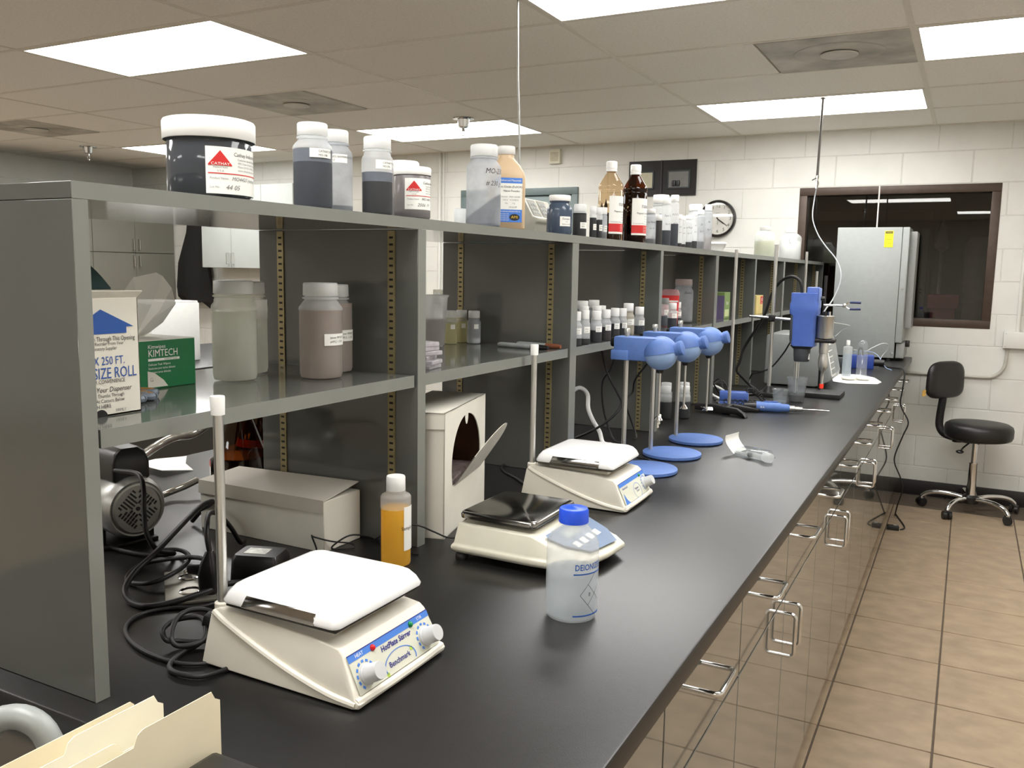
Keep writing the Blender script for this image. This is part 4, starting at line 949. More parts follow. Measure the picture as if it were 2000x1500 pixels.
# ------------------------------------------------------------------ three overhead stirrers
def stirrer(label, y, prop):
    t = thing('overhead_stirrer', label, 'overhead stirrer', (.705, y, BZ), 0, 'blue overhead stirrers in a row')
    G().lathe([(0, .0005), (.080, .0005), (.083, .003), (.083, .010), (.081, .0115), (0, .0115)], 56, Matrix.Translation((.066, -.006, 0))).obj('base_disc', BLUE, t, ang=50)
    G().cyl((0, 0, .010), (0, 0, .366), .0062, seg=16).obj('rod', STEEL, t)
    G().lathe([(0, .362), (.0075, .362), (.0075, .372), (.006, .374), (0, .374)], 16).obj('rod_cap', STEEL, t)
    G().rbox(-.028, .088, -.026, .026, .292, .353, .004).obj('arm_housing', BLUE, t)
    G().rbox(-.034, .014, -.030, .030, .292, .318, .003).obj('clamp_block', BLUE, t)
    G().cyl((-.028, 0, .336), (-.042, 0, .336), .013, .012, 20).obj('clamp_knob', BLACKP, t)
    c = (.093, 0, .313)
    G().sphere(c, .0435, 32, 20).obj('motor_dome', BLUEF, t)
    # hood over the upper half of the dome
    v = []; f = []; nu, nv = 24, 8
    for i in range(nu + 1):
        a = 2*PI*i/nu
        for j in range(nv + 1):
            lim = PI/2 * (1.02 - .12*math.cos(a)) 
            b = lim * j/nv
            v.append((c[0] + .0452*math.sin(b)*math.cos(a), c[1] + .0452*math.sin(b)*math.sin(a), c[2] + .0452*math.cos(b)))
    for i in range(nu):
        for j in range(nv): f.append((i*(nv+1)+j, (i+1)*(nv+1)+j, (i+1)*(nv+1)+j+1, i*(nv+1)+j+1))
    G().add(v, f).obj('hood', BLUE, t, ang=60)
    G().lat((c[0] + .036, 0, c[2] + .012), (1, 0, .28), [(0, 0), (.018, 0), (.0165, .006), (.0165, .010), (.0185, .0105), (.0185, .014), (.0165, .0145), (.0185, .015), (.0188, .022), (.017, .023), (0, .0232)], 32).obj('speed_knob', BLUE, t, ang=40)
    G().lathe([(0, .262), (.009, .262), (.011, .270), (0, .272)], 16, Matrix.Translation((c[0], 0, 0))).obj('chuck', BLACKP, t)
    zl = {0: .15, 1: .105, 2: .075}[prop]
    sh = G().cyl((c[0], 0, .265), (c[0], 0, zl), .0032, seg=12).obj('stirring_shaft', STEEL, t)
    g = G()
    if prop == 0: g.lathe([(0, zl), (.004, zl), (.012, zl - .010), (.012, zl - .012), (0, zl - .012)], 20, Matrix.Translation((c[0], 0, 0)))
    else:
        for q in range(3):
            M = Matrix.Translation((c[0], 0, zl)) @ Matrix.Rotation(q*2*PI/3 + .4, 4, 'Z') @ Matrix.Rotation(.6, 4, 'X')
            g.rbox(.003, .020, -.007, .007, -.001, .001, .0008, 1, M)
        g.lathe([(0, zl - .006), (.0055, zl - .006), (.0055, zl + .006), (0, zl + .006)], 16, Matrix.Translation((c[0], 0, 0)))
    g.obj('propeller', CHROME, sh)
    return t
stirrer('blue overhead stirrer on a round base, nearest of the three, behind the magnetic stirrer', -1.040, 0)
stirrer('blue overhead stirrer on a round base, middle of the three', -.812, 0)
stirrer('blue overhead stirrer on a round base, farthest of the three', -.566, 1)

# ------------------------------------------------------------------ retort stand with black foot
t = thing('retort_stand', 'plain steel rod stand on a black iron foot, behind the blue discs', 'stand', (.715, .075, BZ), 0)
pr = [(-.115, 0, .026), (-.115, -.018, .012)]
G().loft([[(-.118, -.055, .006), (-.118, -.030, .006), (-.118, -.030, .030), (-.118, -.055, .030)], [(-.05, -.062, .004), (-.05, -.038, .004), (-.05, -.038, .032), (-.05, -.062, .032)], [(.05, -.095, .004), (.05, -.070, .004), (.05, -.070, .028), (.05, -.095, .028)], [(.085, -.120, 0), (.090, -.098, 0), (.088, -.100, .016), (.080, -.122, .016)], [(.092, -.130, 0), (.099, -.110, 0), (.096, -.112, .004), (.090, -.130, .004)]]).obj('foot', BLACKI, t, bevel=.003)
G().loft([[(-.118, -.055, .006), (-.105, -.035, .006), (-.105, -.035, .026), (-.118, -.055, .026)], [(0, .0, .004), (.012, .022, .004), (.012, .022, .030), (0, .0, .030)], [(.10, .045, 0), (.105, .068, 0), (.105, .068, .012), (.10, .045, .012)]]).obj('foot_arm', BLACKI, t, bevel=.003)
G().rbox(-.016, .016, -.07, .016, .006, .030, .003).obj('boss', BLACKI, t)
G().cyl((0, 0, .02), (0, 0, .610), .0062, seg=16).obj('rod', STEEL, t)

# ------------------------------------------------------------------ handheld homogeniser lying in front, coil lead, blue supply box
t = thing('handheld_homogeniser', 'blue handheld homogeniser lying on the bench with a steel probe', 'homogeniser', (.800, .150, BZ + .0195), 0)
d = Vector((1, .32, -.03)).normalized()
G().lat((0, 0, 0), d, [(0, -.045), (.011, -.045), (.013, -.030), (.017, -.012), (.017, 0), (0, 0)], 24).obj('cable_end', BLACKP, t, ang=45)
G().lat((0, 0, 0), d, [(0, 0), (.018, 0), (.019, .004), (.019, .088), (.0155, .094), (.0155, .118), (.012, .124), (0, .124)], 32).obj('grip', BLUE, t, ang=45)
G().lat((0, 0, 0), d, [(0, .122), (.0115, .122), (.0115, .142), (.009, .144), (.009, .170), (.0065, .172), (0, .172)], 24).obj('collar', STEEL, t, ang=45)
G().lat((0, 0, 0), d, [(0, .170), (.0028, .170), (.0028, .268), (.0020, .27), (0, .27)], 12).obj('probe', CHROME, t)
text_on('IKA', .010, LABELP, t, d*.022 + Vector((.0063, -.0197, -.0005))*0 + Vector((d.y, -d.x, 0))*.0192, d, (0, 0, 1), (d.y, -d.x, 0))
G().rbox(.03, .08, -.004, .004, .0175, .0215, .001, 1, Matrix.Rotation(math.atan2(d.y, d.x), 4, 'Z')).obj('switch', BLUEP, t)
t = thing('power_supply', 'small blue supply box with a coiled black lead, beside the black stand', 'supply box', (.690, .230, BZ), .25)
G().rbox(-.050, .055, -.030, .030, 0, .024, .003).rbox(-.050, .060, -.030, .030, .0245, .058, .004).obj('case', BLUEP, t)
G().box(.060, .062, -.022, .022, .028, .054).obj('front_plate', MGREY, t); G().box(-.05, .056, -.0303, -.0298, .0235, .025).obj('seam', BLACKP, t)
P = []
A = Vector((.055, -.01, .065)); Bv = Vector((.12, -.09, .03)); n = 150
for q in range(n + 1):
    u = q/n; c = A.lerp(Bv, u) + Vector((0, 0, .018*math.sin(PI*u))); th = u*2*PI*13
    P.append(c + Vector((.006*math.cos(th), .006*math.cos(th)*.4, .009*math.sin(th))))
for q in range(70):
    u = q/69; th = u*2*PI*6
    P2 = Vector((-.02 + .10*u, -.035, .030)) + Vector((.010*math.cos(th), -.006 + .003*math.cos(th), .011*math.sin(th)))
    P.insert(0, P2) if False else None
G().tube(P, .0018, 6, smooth=False).obj('coil_lead', BLACKR, t)
P = []
for q in range(91):
    u = q/90; th = u*2*PI*7
    P.append(Vector((-.03 + .13*u, -.042, .022)) + Vector((.011*math.cos(th), .004*math.sin(th), .010*math.sin(th))))
G().tube(P, .0018, 6, smooth=False).obj('coil_lead', BLACKR, t)

# ------------------------------------------------------------------ mixing cups
def cup(label, loc, r0, r1, h, fl, fm, holder=False):
    t = thing('plastic_cup', label, 'cup', loc, 0)
    zo = .0005
    G().lathe([(0, zo + .001), (r0 - .002, zo), (r0, zo + .003), (r1, h - .003), (r1 + .0025, h - .002), (r1 + .0025, h), (r1 - .001, h), (r0 - .001, zo + .004), (0, zo + .003)], 36).obj('body', CLEARC, t, ang=50)
    if fl: G().lathe([(0, zo + .004), (r0 - .0015, zo + .004), (r0 + (r1 - r0)*fl/h - .0015, fl), (0, fl)], 32).obj('contents', fm, t)
    return t
cup('taller clear plastic cup with black liquid under the mixing shaft', (.890, .500, BZ), .030, .0405, .102, .030, PBLACK)
cup('shorter clear plastic cup standing left of the taller one', (.843, .400, BZ), .026, .032, .060, .012, LWATER)

# ------------------------------------------------------------------ tall stand with the blue homogeniser drive
t = thing('homogeniser_stand', 'tall steel rod stand with black base plate and cross bar', 'stand', (.757, .600, BZ), 0)
G().rbox(-.045, .030, -.035, .19, 0, .018, .003).obj('base', BLACKI, t); 
G().loft([rrect(.03, .03, .029, .018, 5), rrect(.012, .012, .011, .045, 5)]).obj('boss', BLACKI, t, ang=50)
G().cyl((0, 0, .015), (0, 0, .646), .0080, seg=18).obj('rod', STEEL, t)
G().cyl((-.095, -.012, .342), (.080, -.012, .333), .0062, seg=14).obj('cross_bar', CHROME, t)
G().rbox(-.014, .014, -.022, .012, .322, .350, .003).obj('clamp', BLACKI, t); G().cyl((0, -.022, .336), (0, -.040, .336), .006, .008, 12).obj('clamp_screw', BLACKI, t)
t = thing('homogeniser_drive', 'blue and grey homogeniser drive clamped upright with a steel shaft in the cup', 'homogeniser', (.885, .600, BZ), 0)
def sec(hw, hd, r, z, cx=0): return rrect(hw, hd, r, z, 4, cx)
G().loft([sec(.046, .040, .012, .235), sec(.050, .042, .014, .255), sec(.050, .042, .014, .385), sec(.048, .040, .014, .395)]).obj('grey_shell', DGREY, t, ang=50)
G().loft([sec(.046, .0425, .012, .226, .008), sec(.048, .0435, .012, .236, .006), sec(.0485, .044, .012, .352, .005), sec(.057, .046, .012, .362, .003), sec(.057, .046, .012, .400, .003), sec(.052, .045, .012, .412, .002), sec(.052, .045, .010, .445, .002), sec(.050, .043, .010, .447, .002)]).obj('blue_body', BLUEP, t, ang=40)
G().rbox(.010, .056, -.030, .030, .40, .472, .005).obj('rear_fin', BLUEP, t)
G().rbox(.054, .064, -.020, .020, .385, .468, .004).obj('end_plate', mat('pale_blue_plate', (120, 140, 190), .4), t)
G().cyl((.062, 0, .425), (.080, 0, .425), .009, seg=14).obj('grip_knob', BLACKP, t)
G().loft([sec(.046, .040, .012, .228), sec(.035, .030, .012, .214)]).obj('nose', DGREY, t, ang=50)
G().lathe([(0, .214), (.035, .214), (.034, .190), (.031, .163), (.029, .160), (0, .160)], 28).obj('collar', DGREY, t, ang=50)
G().box(.026, .0335, -.014, -.006, .170, .195).obj('white_mark', WHITEP, t)
G().cyl((0, .000, .162), (0, 0, .04), .0048, seg=14).cyl((-.008, .004, .162), (-.008, .004, .04), .0028, seg=10).cyl((.008, .004, .162), (.008, .004, .04), .0028, seg=10).obj('shaft', STEEL, t)
G().cyl((0, 0, .075), (0, 0, .034), .006, seg=16).obj('rotor_head', STEEL, t)
for o in [o for o in bpy.data.objects if o.parent == t]:
    if o.name.split('.')[0] in ('shaft', 'rotor_head'): o.location = (-.006, -.078, 0)
# crossing clamp with blue-tipped fingers
t = thing('finger_clamp', 'chrome finger clamp with dark blue tips beside the blue drive', 'clamp', (.975, .640, BZ + .398), .1)
G().cyl((-.020, 0, 0), (.060, 0, .0), .0045, seg=12).obj('arm', CHROME, t); G().sphere((.062, 0, 0), .009, 14, 8).obj('joint', STEEL, t)
for s in (-1, 1):
    G().tube([(.062, 0, 0), (.075, 0, s*.010), (.088, 0, s*.014)], .003, 8).obj('finger', CHROME, t)
    G().tube([(.082, 0, s*.0135), (.10, 0, s*.014), (.125, 0, s*.013)], .005, 8).obj('finger_tip', mat('dark_blue_rubber', (34, 44, 92), .5), t)
# ultrasonic horn: aluminium cylinder in a black ring arm, stepped horn, red tip
t = thing('ultrasonic_horn', 'steel cylinder with a tapered horn and red tip, right of the blue drive', 'ultrasonic probe', (.972, .600, BZ), 0)
G().lathe([(0, .262), (.033, .262), (.0335, .264), (.0335, .350), (.0345, .351), (.0345, .354), (.033, .355), (0, .355)], 36).obj('converter', STEEL, t, ang=45)
for a in range(3): G().lathe([(0, .355), (.006, .355), (.006, .372), (0, .372)], 12, Matrix.Translation((.014*math.cos(a*2.1 + .5), .014*math.sin(a*2.1 + .5), 0))).obj('terminal', BLACKP if a else CHROME, t)
G().lathe([(0, .262), (.019, .262), (.019, .200), (.016, .199), (.016, .192), (.0185, .178), (.020, .165), (.020, .150), (.016, .132), (.0075, .120), (.0065, .090), (.0065, .068), (0, .068)], 28).obj('horn', STEEL, t, ang=45)
G().lathe([(0, .070), (.0088, .070), (.0088, .052), (.007, .050), (0, .050)], 16).obj('red_tip', mat('red_orange_tip', (255, 60, 40), .4), t)
G().rbox(-.075, .045, -.030, .030, .243, .260, .006).obj('ring_arm', BLACKI, t)
for q in range(2): pass
t = thing('stand_base', 'flat black base plate under the steel horn with the red tip', 'base plate', (.955, .745, BZ), 0)
G().rbox(-.150, .085, -.085, .085, 0, .020, .002).obj('plate', BLACKI, t); G().cyl((-.022, .07, .018), (-.022, .07, .52), .0065, seg=14).obj('rod', BLACKI, t); G().rbox(-.042, -.002, .05, .085, .238, .262, .004).obj('boss', BLACKI, t)

# ------------------------------------------------------------------ grey instrument with sloping keypad
t = thing('lab_instrument', 'low grey boxy instrument with a sloping white keypad, behind the blue drive', 'instrument', (.655, 1.00, BZ), 0)
pr = [(0, .006), (.235, .006), (.295, .035), (.300, .065), (.272, .190), (.255, .240), (.245, .245), (.02, .245), (0, .235)]
G().loft([[(a, 0, z) for a, z in pr], [(a, .33, z) for a, z in pr]]).obj('case', LGREY, t, bevel=.006)
u = Vector((.272 - .300, 0, .190 - .065)).normalized(); nn = Vector((u.z, 0, -u.x))
o0 = Vector((.300, .012, .060))
def ip(a, b, h): return o0 + Vector((0, a, 0)) + u*b + nn*h
def iq(a0, a1, b0, b1, h0, h1): return G().add([ip(a0, b0, h0), ip(a1, b0, h0), ip(a1, b1, h0), ip(a0, b1, h0), ip(a0, b0, h1), ip(a1, b0, h1), ip(a1, b1, h1), ip(a0, b1, h1)], [(0,3,2,1),(4,5,6,7),(0,1,5,4),(1,2,6,5),(2,3,7,6),(3,0,4,7)])
kp = iq(-.004, .12, -.005, .150, .001, .006).obj('keypad', WHITEP, t, bevel=.002)
for a in range(3):
    for b in range(5): iq(.006 + a*.036, .034 + a*.036, .006 + b*.028, .028 + b*.028, .006, .008).obj('key', MGREY if (a + b) % 2 else LGREY, kp)
for (a, b) in ((.02, .03), (.22, .03), (.02, .30), (.22, .30)): G().lathe([(0, 0), (.01, 0), (.01, .007), (0, .007)], 12, Matrix.Translation((a, b, 0))).obj('foot', BLACKR, t)

# ------------------------------------------------------------------ things at the far end of the bench
wide_bottle('water_bottle', 'slim cloudy bottle standing on the bench before the tall grey box', (.955, 1.590, BZ), .0230, .190, .0095, .024, LDPE, [(0, .12, LWATER)], capm=WHITEP)
t = thing('glass_dome', 'clear round-topped plastic tube standing upside down on paper', 'tube', (1.022, 1.640, BZ + .004), 0)
G().lathe([(.030, 0), (.030, .004), (.0262, .008), (.0262, .160), (.024, .172), (.017, .182), (.008, .187), (0, .188)], 36).obj('tube', CLEARC, t, ang=60)
random.seed(9)
def sheet(name, label, cat, pts, z, m, amp=.002, th=.002):
    c = Vector((sum(p[0] for p in pts)/len(pts), sum(p[1] for p in pts)/len(pts)))
    g = G(); n = len(pts)
    v = [(p[0] - c.x, p[1] - c.y, random.uniform(0, amp)) for p in pts] + [(0, 0, amp)]
    v2 = [(a, b, zz + th) for a, b, zz in v]
    f = [(n, (q+1) % n, q) for q in range(n)] + [(2*n + 1, n + 1 + q, n + 1 + (q+1) % n) for q in range(n)] + [(q, (q+1) % n, n + 1 + (q+1) % n, n + 1 + q) for q in range(n)]
    return tag(g.add(v + v2, f).obj(name, m, None, (c.x, c.y, z)), label, cat)
sheet('paper_towel', 'white paper towel spread on the bench under the clear tube', 'paper towel', [(.93, 1.30), (1.00, 1.27), (1.13, 1.34), (1.14, 1.42), (1.09, 1.62), (1.00, 1.72), (.90, 1.66), (.905, 1.45)], BZ + .0002, PAPER, .002, .0015)
for k, (x, y) in enumerate(((.985, 1.425), (1.050, 1.455))):
    tag(G().lathe([(0, 0), (.030, 0), (.034, .003), (.034, .007), (.030, .008), (.028, .005), (0, .004)], 28).obj('weighing_dish', CARD, None, (x, y, BZ + .0062)), ['left', 'right'][k] + ' shallow cream dish on the paper towel', 'dish', 'cream dishes on the paper towel')
t = thing('valve_box', 'dark blue box with hoses at the foot of the tall grey box', 'valve box', (.985, 2.10, BZ), .1)
G().rbox(-.075, .055, -.045, .045, 0, .075, .004).obj('case', NAVY, t); G().cyl((.055, 0, .035), (.110, 0, .035), .020, .018, 18).obj('knob', BLACKP, t); G().rbox(-.16, -.08, -.04, .04, 0, .055, .004).obj('end_block', DGREY, t)
for k in range(3):
    y0 = -.03 + .03*k
    G().tube([(-.03, y0, .070), (-.028, y0, .105), (-.018, y0, .115), (-.008, y0, .105), (-.005, y0, .075)], .004, 8).obj('black_loop', BLACKR, t)
G().rbox(-.065, -.005, -.03, .03, .076, .110, .008).obj('clear_bowl', CLEARP, t)
t = thing('chiller_cabinet', 'tall plain grey metal box with a yellow warning sticker at the bench end', 'equipment cabinet', (.728, 2.66, BZ), 0)
G().rbox(0, .375, 0, .33, .018, .822, .004).obj('case', LGREY, t)
G().rbox(.3765, .415, .004, .33, .115, .822, .004).obj('door_edge', LGREY, t); G().rbox(.383, .43, .03, .33, .018, .112, .004).obj('lower_side', MGREY, t)
G().rbox(.415, .455, .10, .325, .20, .80, .006).obj('side_cover', MGREY, t)
G().box(.275, .325, -.0015, .0005, .700, .800).obj('warning_sticker', mat('yellow_sticker', (240, 222, 40), .5), t)
st = [o for o in bpy.data.objects if o.parent == t and o.name.startswith('warning')][0]
G().box(.279, .321, -.0019, -.0014, .784, .797).obj('black_band', INK, st)
text('WARNING', .0075, mat('yellow_print2', (240, 222, 40), .5), st, Matrix.Translation((.300, -.0021, .7905)) @ FNY)
for q in range(3): text('! Hot surface' if q else '! Read manual', .0072, INK, st, Matrix.Translation((.300, -.0017, .772 - .024*q)) @ FNY)
G().cyl((.365, -.001, .05), (.365, -.006, .05), .006, seg=12).obj('screw', CHROME, t); G().cyl((.395, .003, .45), (.395, -.002, .45), .005, seg=12).obj('lock', CHROME, t)
G().rbox(.430, .455, .10, .13, .085, .125, .003).obj('plug', BLACKP, t)
for (a, b) in ((.03, .03), (.34, .03), (.03, .29), (.34, .29)): G().lathe([(0, 0), (.014, 0), (.014, .018), (0, .018)], 14, Matrix.Translation((a, b, 0))).obj('foot', BLACKR, t)
for k, (x, y, z1) in enumerate(((.640, 2.10, 1.570), (.655, 2.42, 1.46))):
    t = thing('support_rod', ['taller plain steel rod standing behind the blue drive', 'shorter plain steel rod standing left of the tall grey box'][k], 'rod', (x, y, BZ))
    G().lathe([(0, 0), (.05, 0), (.05, .010), (.045, .012), (0, .012)], 24).obj('base', BLACKI, t, ang=45); G().cyl((0, 0, .01), (0, 0, z1 - BZ), .0075, seg=14).obj('rod', STEEL, t)
# loose impeller on the bench by the shelf, and a group of dark bottles under the shelf
t = thing('spare_impeller', 'loose chrome impeller lying by the shelf divider behind the stirrers', 'impeller', (.648, .205, BZ + .010), .4)
g = G()
for q in range(3): g.rbox(.003, .024, -.008, .008, -.001, .001, .0008, 1, Matrix.Rotation(q*2*PI/3, 4, 'Z') @ Matrix.Rotation(.5, 4, 'X'))
g.lathe([(0, -.006), (.006, -.006), (.006, .006), (0, .006)], 14); g.obj('impeller', CHROME, t)
for k in range(6):
    x, y = .50 + .055*(k % 3) - .03*(k // 3), -.255 + .075*(k % 3) * .6 + .10*(k // 3)
    wide_bottle('sample_bottle', '%s dark bottle from the left in the cluster under the shelf behind the stirrer rods' % ORD[k], (x, y, BZ), .0225, .118, .0190, .024, LDPE, [(0, .062, PBLACK)], group='dark bottles under the shelf')
for k in range(4):
    tag(G().rbox(-.03, .03, -.02, .02, 0, .011, .002, 1).obj('folded_paper', MANILA2, None, (.565 + .004*k, -.42, BZ + .0003 + .0114*k), (0, 0, .2*k - .3)), ['lowest', 'second', 'third', 'topmost'][k] + ' of the folded cream papers behind the stirrer rods', 'paper', 'folded cream papers')

# ------------------------------------------------------------------ syringe in its opened blister pack
t = thing('syringe_pack', 'opened clear blister pack with a white paper flap, lying on the bench', 'packaging', (.975, -.700, BZ), math.radians(-22))
v = [(-.045, -.030, .0005), (.055, -.030, .0005), (.055, .030, .0005), (-.045, .030, .0005), (-.040, -.024, .022), (.050, -.024, .022), (.050, .024, .022), (-.040, .024, .022)]
G().add(v, [(4, 5, 6, 7), (0, 1, 5, 4), (1, 2, 6, 5), (2, 3, 7, 6), (3, 0, 4, 7)]).obj('blister', CLEARP, t, bevel=.003)
G().tube([(-.045, -.031, .002), (.055, -.031, .002), (.056, .031, .002), (-.045, .031, .002)], .0016, 6, smooth=False).obj('rim', CLEARC, t)
v = []; n = 8
for q in range(n + 1):
    a = q/n*1.9; v += [(-.045 - .055*math.sin(a)*.55, -.030, .004 + .048*(q/n)), (-.045 - .055*math.sin(a)*.55, .034, .004 + .048*(q/n) + .004)]
v2 = [(a - .0012, b, c) for a, b, c in v]; m_ = len(v)
G().add(v + v2, [(2*q, 2*q+2, 2*q+3, 2*q+1) for q in range(n)] + [(m_+2*q+1, m_+2*q+3, m_+2*q+2, m_+2*q) for q in range(n)] + [(0, 1, m_+1, m_)] + [(2*n, m_+2*n, m_+2*n+1, 2*n+1)]).obj('paper_flap', PAPER, t)
t = thing('syringe', 'small clear syringe with black plunger seal lying against the blister pack', 'syringe', (.990, -.742, BZ + .0105), math.radians(-28))
G().cyl((-.075, 0, -.001), (-.02, 0, -.001), .004, seg=10).obj('plunger', LDPE, t); G().cyl((-.022, 0, 0), (-.014, 0, 0), .0078, seg=16).obj('seal', BLACKR, t)
G().cyl((-.03, 0, 0), (.035, 0, 0), .0086, seg=20).obj('barrel', LDPE, t)
G().lathe([(0, .0), (.013, 0), (.0145, .010), (.013, .024), (0, .026)], 20, Matrix.Translation((.032, 0, .003)) @ Matrix.Rotation(PI/2, 4, 'Y')).obj('tip_cap', HDPE, t)

# ------------------------------------------------------------------ bench items left of the big hotplate
t = thing('vacuum_pump', 'silver motor with a vented round end and black switch box, behind the end panel', 'pump motor', (.195, -2.160, BZ + .081), math.radians(-14))
X = (1, 0, 0)
G().lat((0, 0, 0), (-1, 0, 0), [(0, .004), (.044, .004), (.050, .003), (.056, .014), (.058, .024), (.058, .065), (.054, .070), (.054, .20), (0, .20)], 48).obj('motor_body', ALU, t, ang=45)
ef = G().lat((-.0045, 0, 0), (1, 0, 0), [(.0465, -.006), (.0465, .004), (.043, .005), (.043, .0025), (0, .0025)], 48).obj('end_cover', ALU, t, ang=45)
slots = []
for s in (-1, 1):
    for q in range(6):
        for rw in range(2):
            slots.append((s*(.010 + .0055*q) if True else 0, .012 + .014*rw - .0008*q*0, s))
for k in range(4):
    for rw, (cnt, rad) in enumerate(((3, .0155), (5, .026), (7, .0365))):
        for q in range(cnt):
            off = (q - (cnt - 1)/2)*.0062
            th = PI/4 + k*PI/2
            cy_, cz_ = rad*.74*math.cos(th)*1.0 - off*math.sin(th), rad*.74*math.sin(th)*1.0 + off*math.cos(th)
            if math.hypot(cy_, cz_) > .0385: continue
            M = Matrix.Translation((.0, cy_, cz_)) @ Matrix.Rotation(th, 4, 'X')
            G().box(-.0025, -.0005, -.0034, .0034, -.0014, .0014, M).obj('vent_slot', BLACKP, ef)
G().cyl((-.003, 0, 0), (-.0005, 0, 0), .004, seg=16).obj('centre_hole', BLACKP, ef)
G().loft([rrect(.085, .032, .006, .050, 3, -.105), rrect(.085, .034, .006, .052, 3, -.105), rrect(.085, .034, .006, .082, 3, -.105), rrect(.082, .028, .006, .100, 3, -.105), rrect(.078, .018, .006, .108, 3, -.105)]).obj('switch_box', BLACKP, t, ang=40)
for s in (-1, 1): G().rbox(-.17, -.06, s*.045 - .012, s*.045 + .012, -.081, -.035, .003).obj('foot', BLACKI, t)
G().rbox(-.18, -.05, -.06, .06, -.081, -.074, .002).obj('base_plate', BLACKI, t)

def cable(name, label, pts, r, m=BLACKR, cat='cable', seg=8):
    o = G().tube(pts, r, seg, 6).obj(name, m, None, ang=80); return tag(o, label, cat)
cable('power_cable', 'black cord dropping from the pump box across its vented end', [(0.17, -2.185, 1.068), (0.24, -2.2, 1.075), (0.268, -2.21, 1.070), (0.285, -2.22, 1.050), (0.296, -2.23, 1.020), (0.310, -2.238, .99), (0.312, -2.22, 0.955), (0.268, -2.15, 0.922), (0.262, -2.15, 0.9195), (0.235, -2.172, 0.9195), (0.17, -2.180, 0.9195), (0.10, -2.172, 0.9195)], .0042)
cable('power_cable', 'thick black cord making the widest loop beside the pump', [(0.14, -1.99, .921), (0.165, -1.99, 0.945), (0.215, -2.005, 0.975), (0.245, -2.062, 0.985), (0.295, -2.158, 0.975), (0.338, -2.245, 0.962), (0.345, -2.290, 0.945), (0.361, -2.323, 0.93), (0.39, -2.336, 0.9195), (0.429, -2.336, 0.9195), (0.452, -2.309, 0.922), (0.472, -2.263, 0.927), (0.481, -2.227, 0.930), (.52, -2.17, .925), (.57, -2.12, .9195)], .0048)
cable('power_cable', 'black cord in a small loop leading to the plug', [(0.452, -2.232, .955), (0.425, -2.21, 0.952), (0.36, -2.190, 0.942), (0.285, -2.202, 0.926), (0.27, -2.228, 0.920), (0.297, -2.269, 0.9195), (0.327, -2.282, 0.920), (0.366, -2.272, 0.926), (0.372, -2.226, 0.934), (0.343, -2.18, 0.936), (0.27, -2.138, 0.925), (0.22, -2.15, 0.9195)], .0040)
cable('power_cable', 'black cord rising from the upright plug', [(0.462, -2.245, .985), (0.458, -2.245, 1.005), (0.448, -2.236, 1.022), (0.42, -2.205, 1.03), (0.385, -2.153, 1.012), (0.36, -2.10, .97), (.34, -2.06, .93), (.32, -2.03, .9195)], .0042)
cable('power_cable', 'thin black cord lying flat in a wide curve before the hotplate', [(0.535, -2.225, 0.9175), (0.507, -2.258, 0.9175), (0.492, -2.295, 0.9175), (0.455, -2.325, 0.9175), (0.44, -2.363, 0.9175), (0.463, -2.404, 0.9175), (0.515, -2.433, 0.9175), (0.575, -2.446, 0.9175), (0.630, -2.440, 0.9175), (.672, -2.40, .9175)], .0030)
cable('power_cable', 'black cord bundled in tight coils against the hotplate', [(0.632, -2.340, 0.930), (0.60, -2.385, 0.922), (0.571, -2.403, 0.922), (0.561, -2.416, 0.926), (0.546, -2.409, 0.935), (0.544, -2.388, 0.94), (0.568, -2.373, 0.945), (0.59, -2.376, 0.944), (0.612, -2.399, 0.930), (0.589, -2.419, 0.925), (0.576, -2.421, 0.935), (0.553, -2.392, 0.945), (0.553, -2.368, 0.95), (0.575, -2.352, 0.948), (.605, -2.36, .936), (0.60, -2.395, 0.922), (0.597, -2.418, 0.919), (0.605, -2.445, 0.9185), (0.622, -2.463, 0.9185), (0.648, -2.466, 0.9185), (.676, -2.452, .9185), (.690, -2.40, .9185)], .0036)
tag(G().rbox(-.012, .012, -.010, .010, -.009, .009, .004).obj('cable_tie', BLACKR, None, (.602, -2.372, .9465), (0, .3, .4)), 'black cord clip round the bundled coils', 'clip')
t = thing('bench_outlet', 'steel socket plate lying on the bench with a black plug in it', 'power outlet', (.410, -2.240, BZ), math.radians(-40))
G().rbox(-.075, .075, -.038, .038, 0, .006, .002).obj('plate', mat('dull_steel', (150, 146, 136), .4, .7, var=.12), t)
for a in (-.035, .032): G().lathe([(.014, .006), (.017, .0065), (.017, .0075), (.014, .008)], 24, Matrix.Translation((a, 0, 0))).obj('socket_ring', CHROME, t)
G().tube([(-.035, .016, .007), (-.050, .022, .010), (-.062, .010, .011), (-.052, -.008, .010)], .0018, 6).obj('lid_ring', CHROME, t)
t = thing('plug', 'upright black plug in the bench socket', 'plug', (.462, -2.245, BZ + .0065), .4)
G().loft([rrect(.014, .016, .006, 0, 3), rrect(.015, .017, .006, .030, 3), rrect(.012, .014, .006, .048, 3), rrect(.006, .006, .0055, .066, 3)]).obj('body', BLACKP, t, ang=50); G().rbox(.010, .0165, -.006, .006, .028, .040, .001, 1).obj('grey_tag', MGREY, t)
G().rbox(-.036, -.008, -.009, .009, .028, .044, .005).obj('side_plug', BLACKP, t)
t = thing('power_adapter', 'black brick power adapter with a silver label, behind the hotplate', 'adapter', (.478, -2.150, BZ), math.radians(20))
G().loft([rrect(.040, .030, .007, 0, 3), rrect(.042, .032, .007, .004, 3), rrect(.040, .030, .007, .040, 3), rrect(.036, .026, .007, .047, 3)]).obj('case', BLACKP, t, ang=40)
G().box(-.024, .014, -.014, .014, .0468, .0475).obj('silver_label', mat('silver_foil', (190, 190, 182), .35, .5, var=.25, scale=90), t)
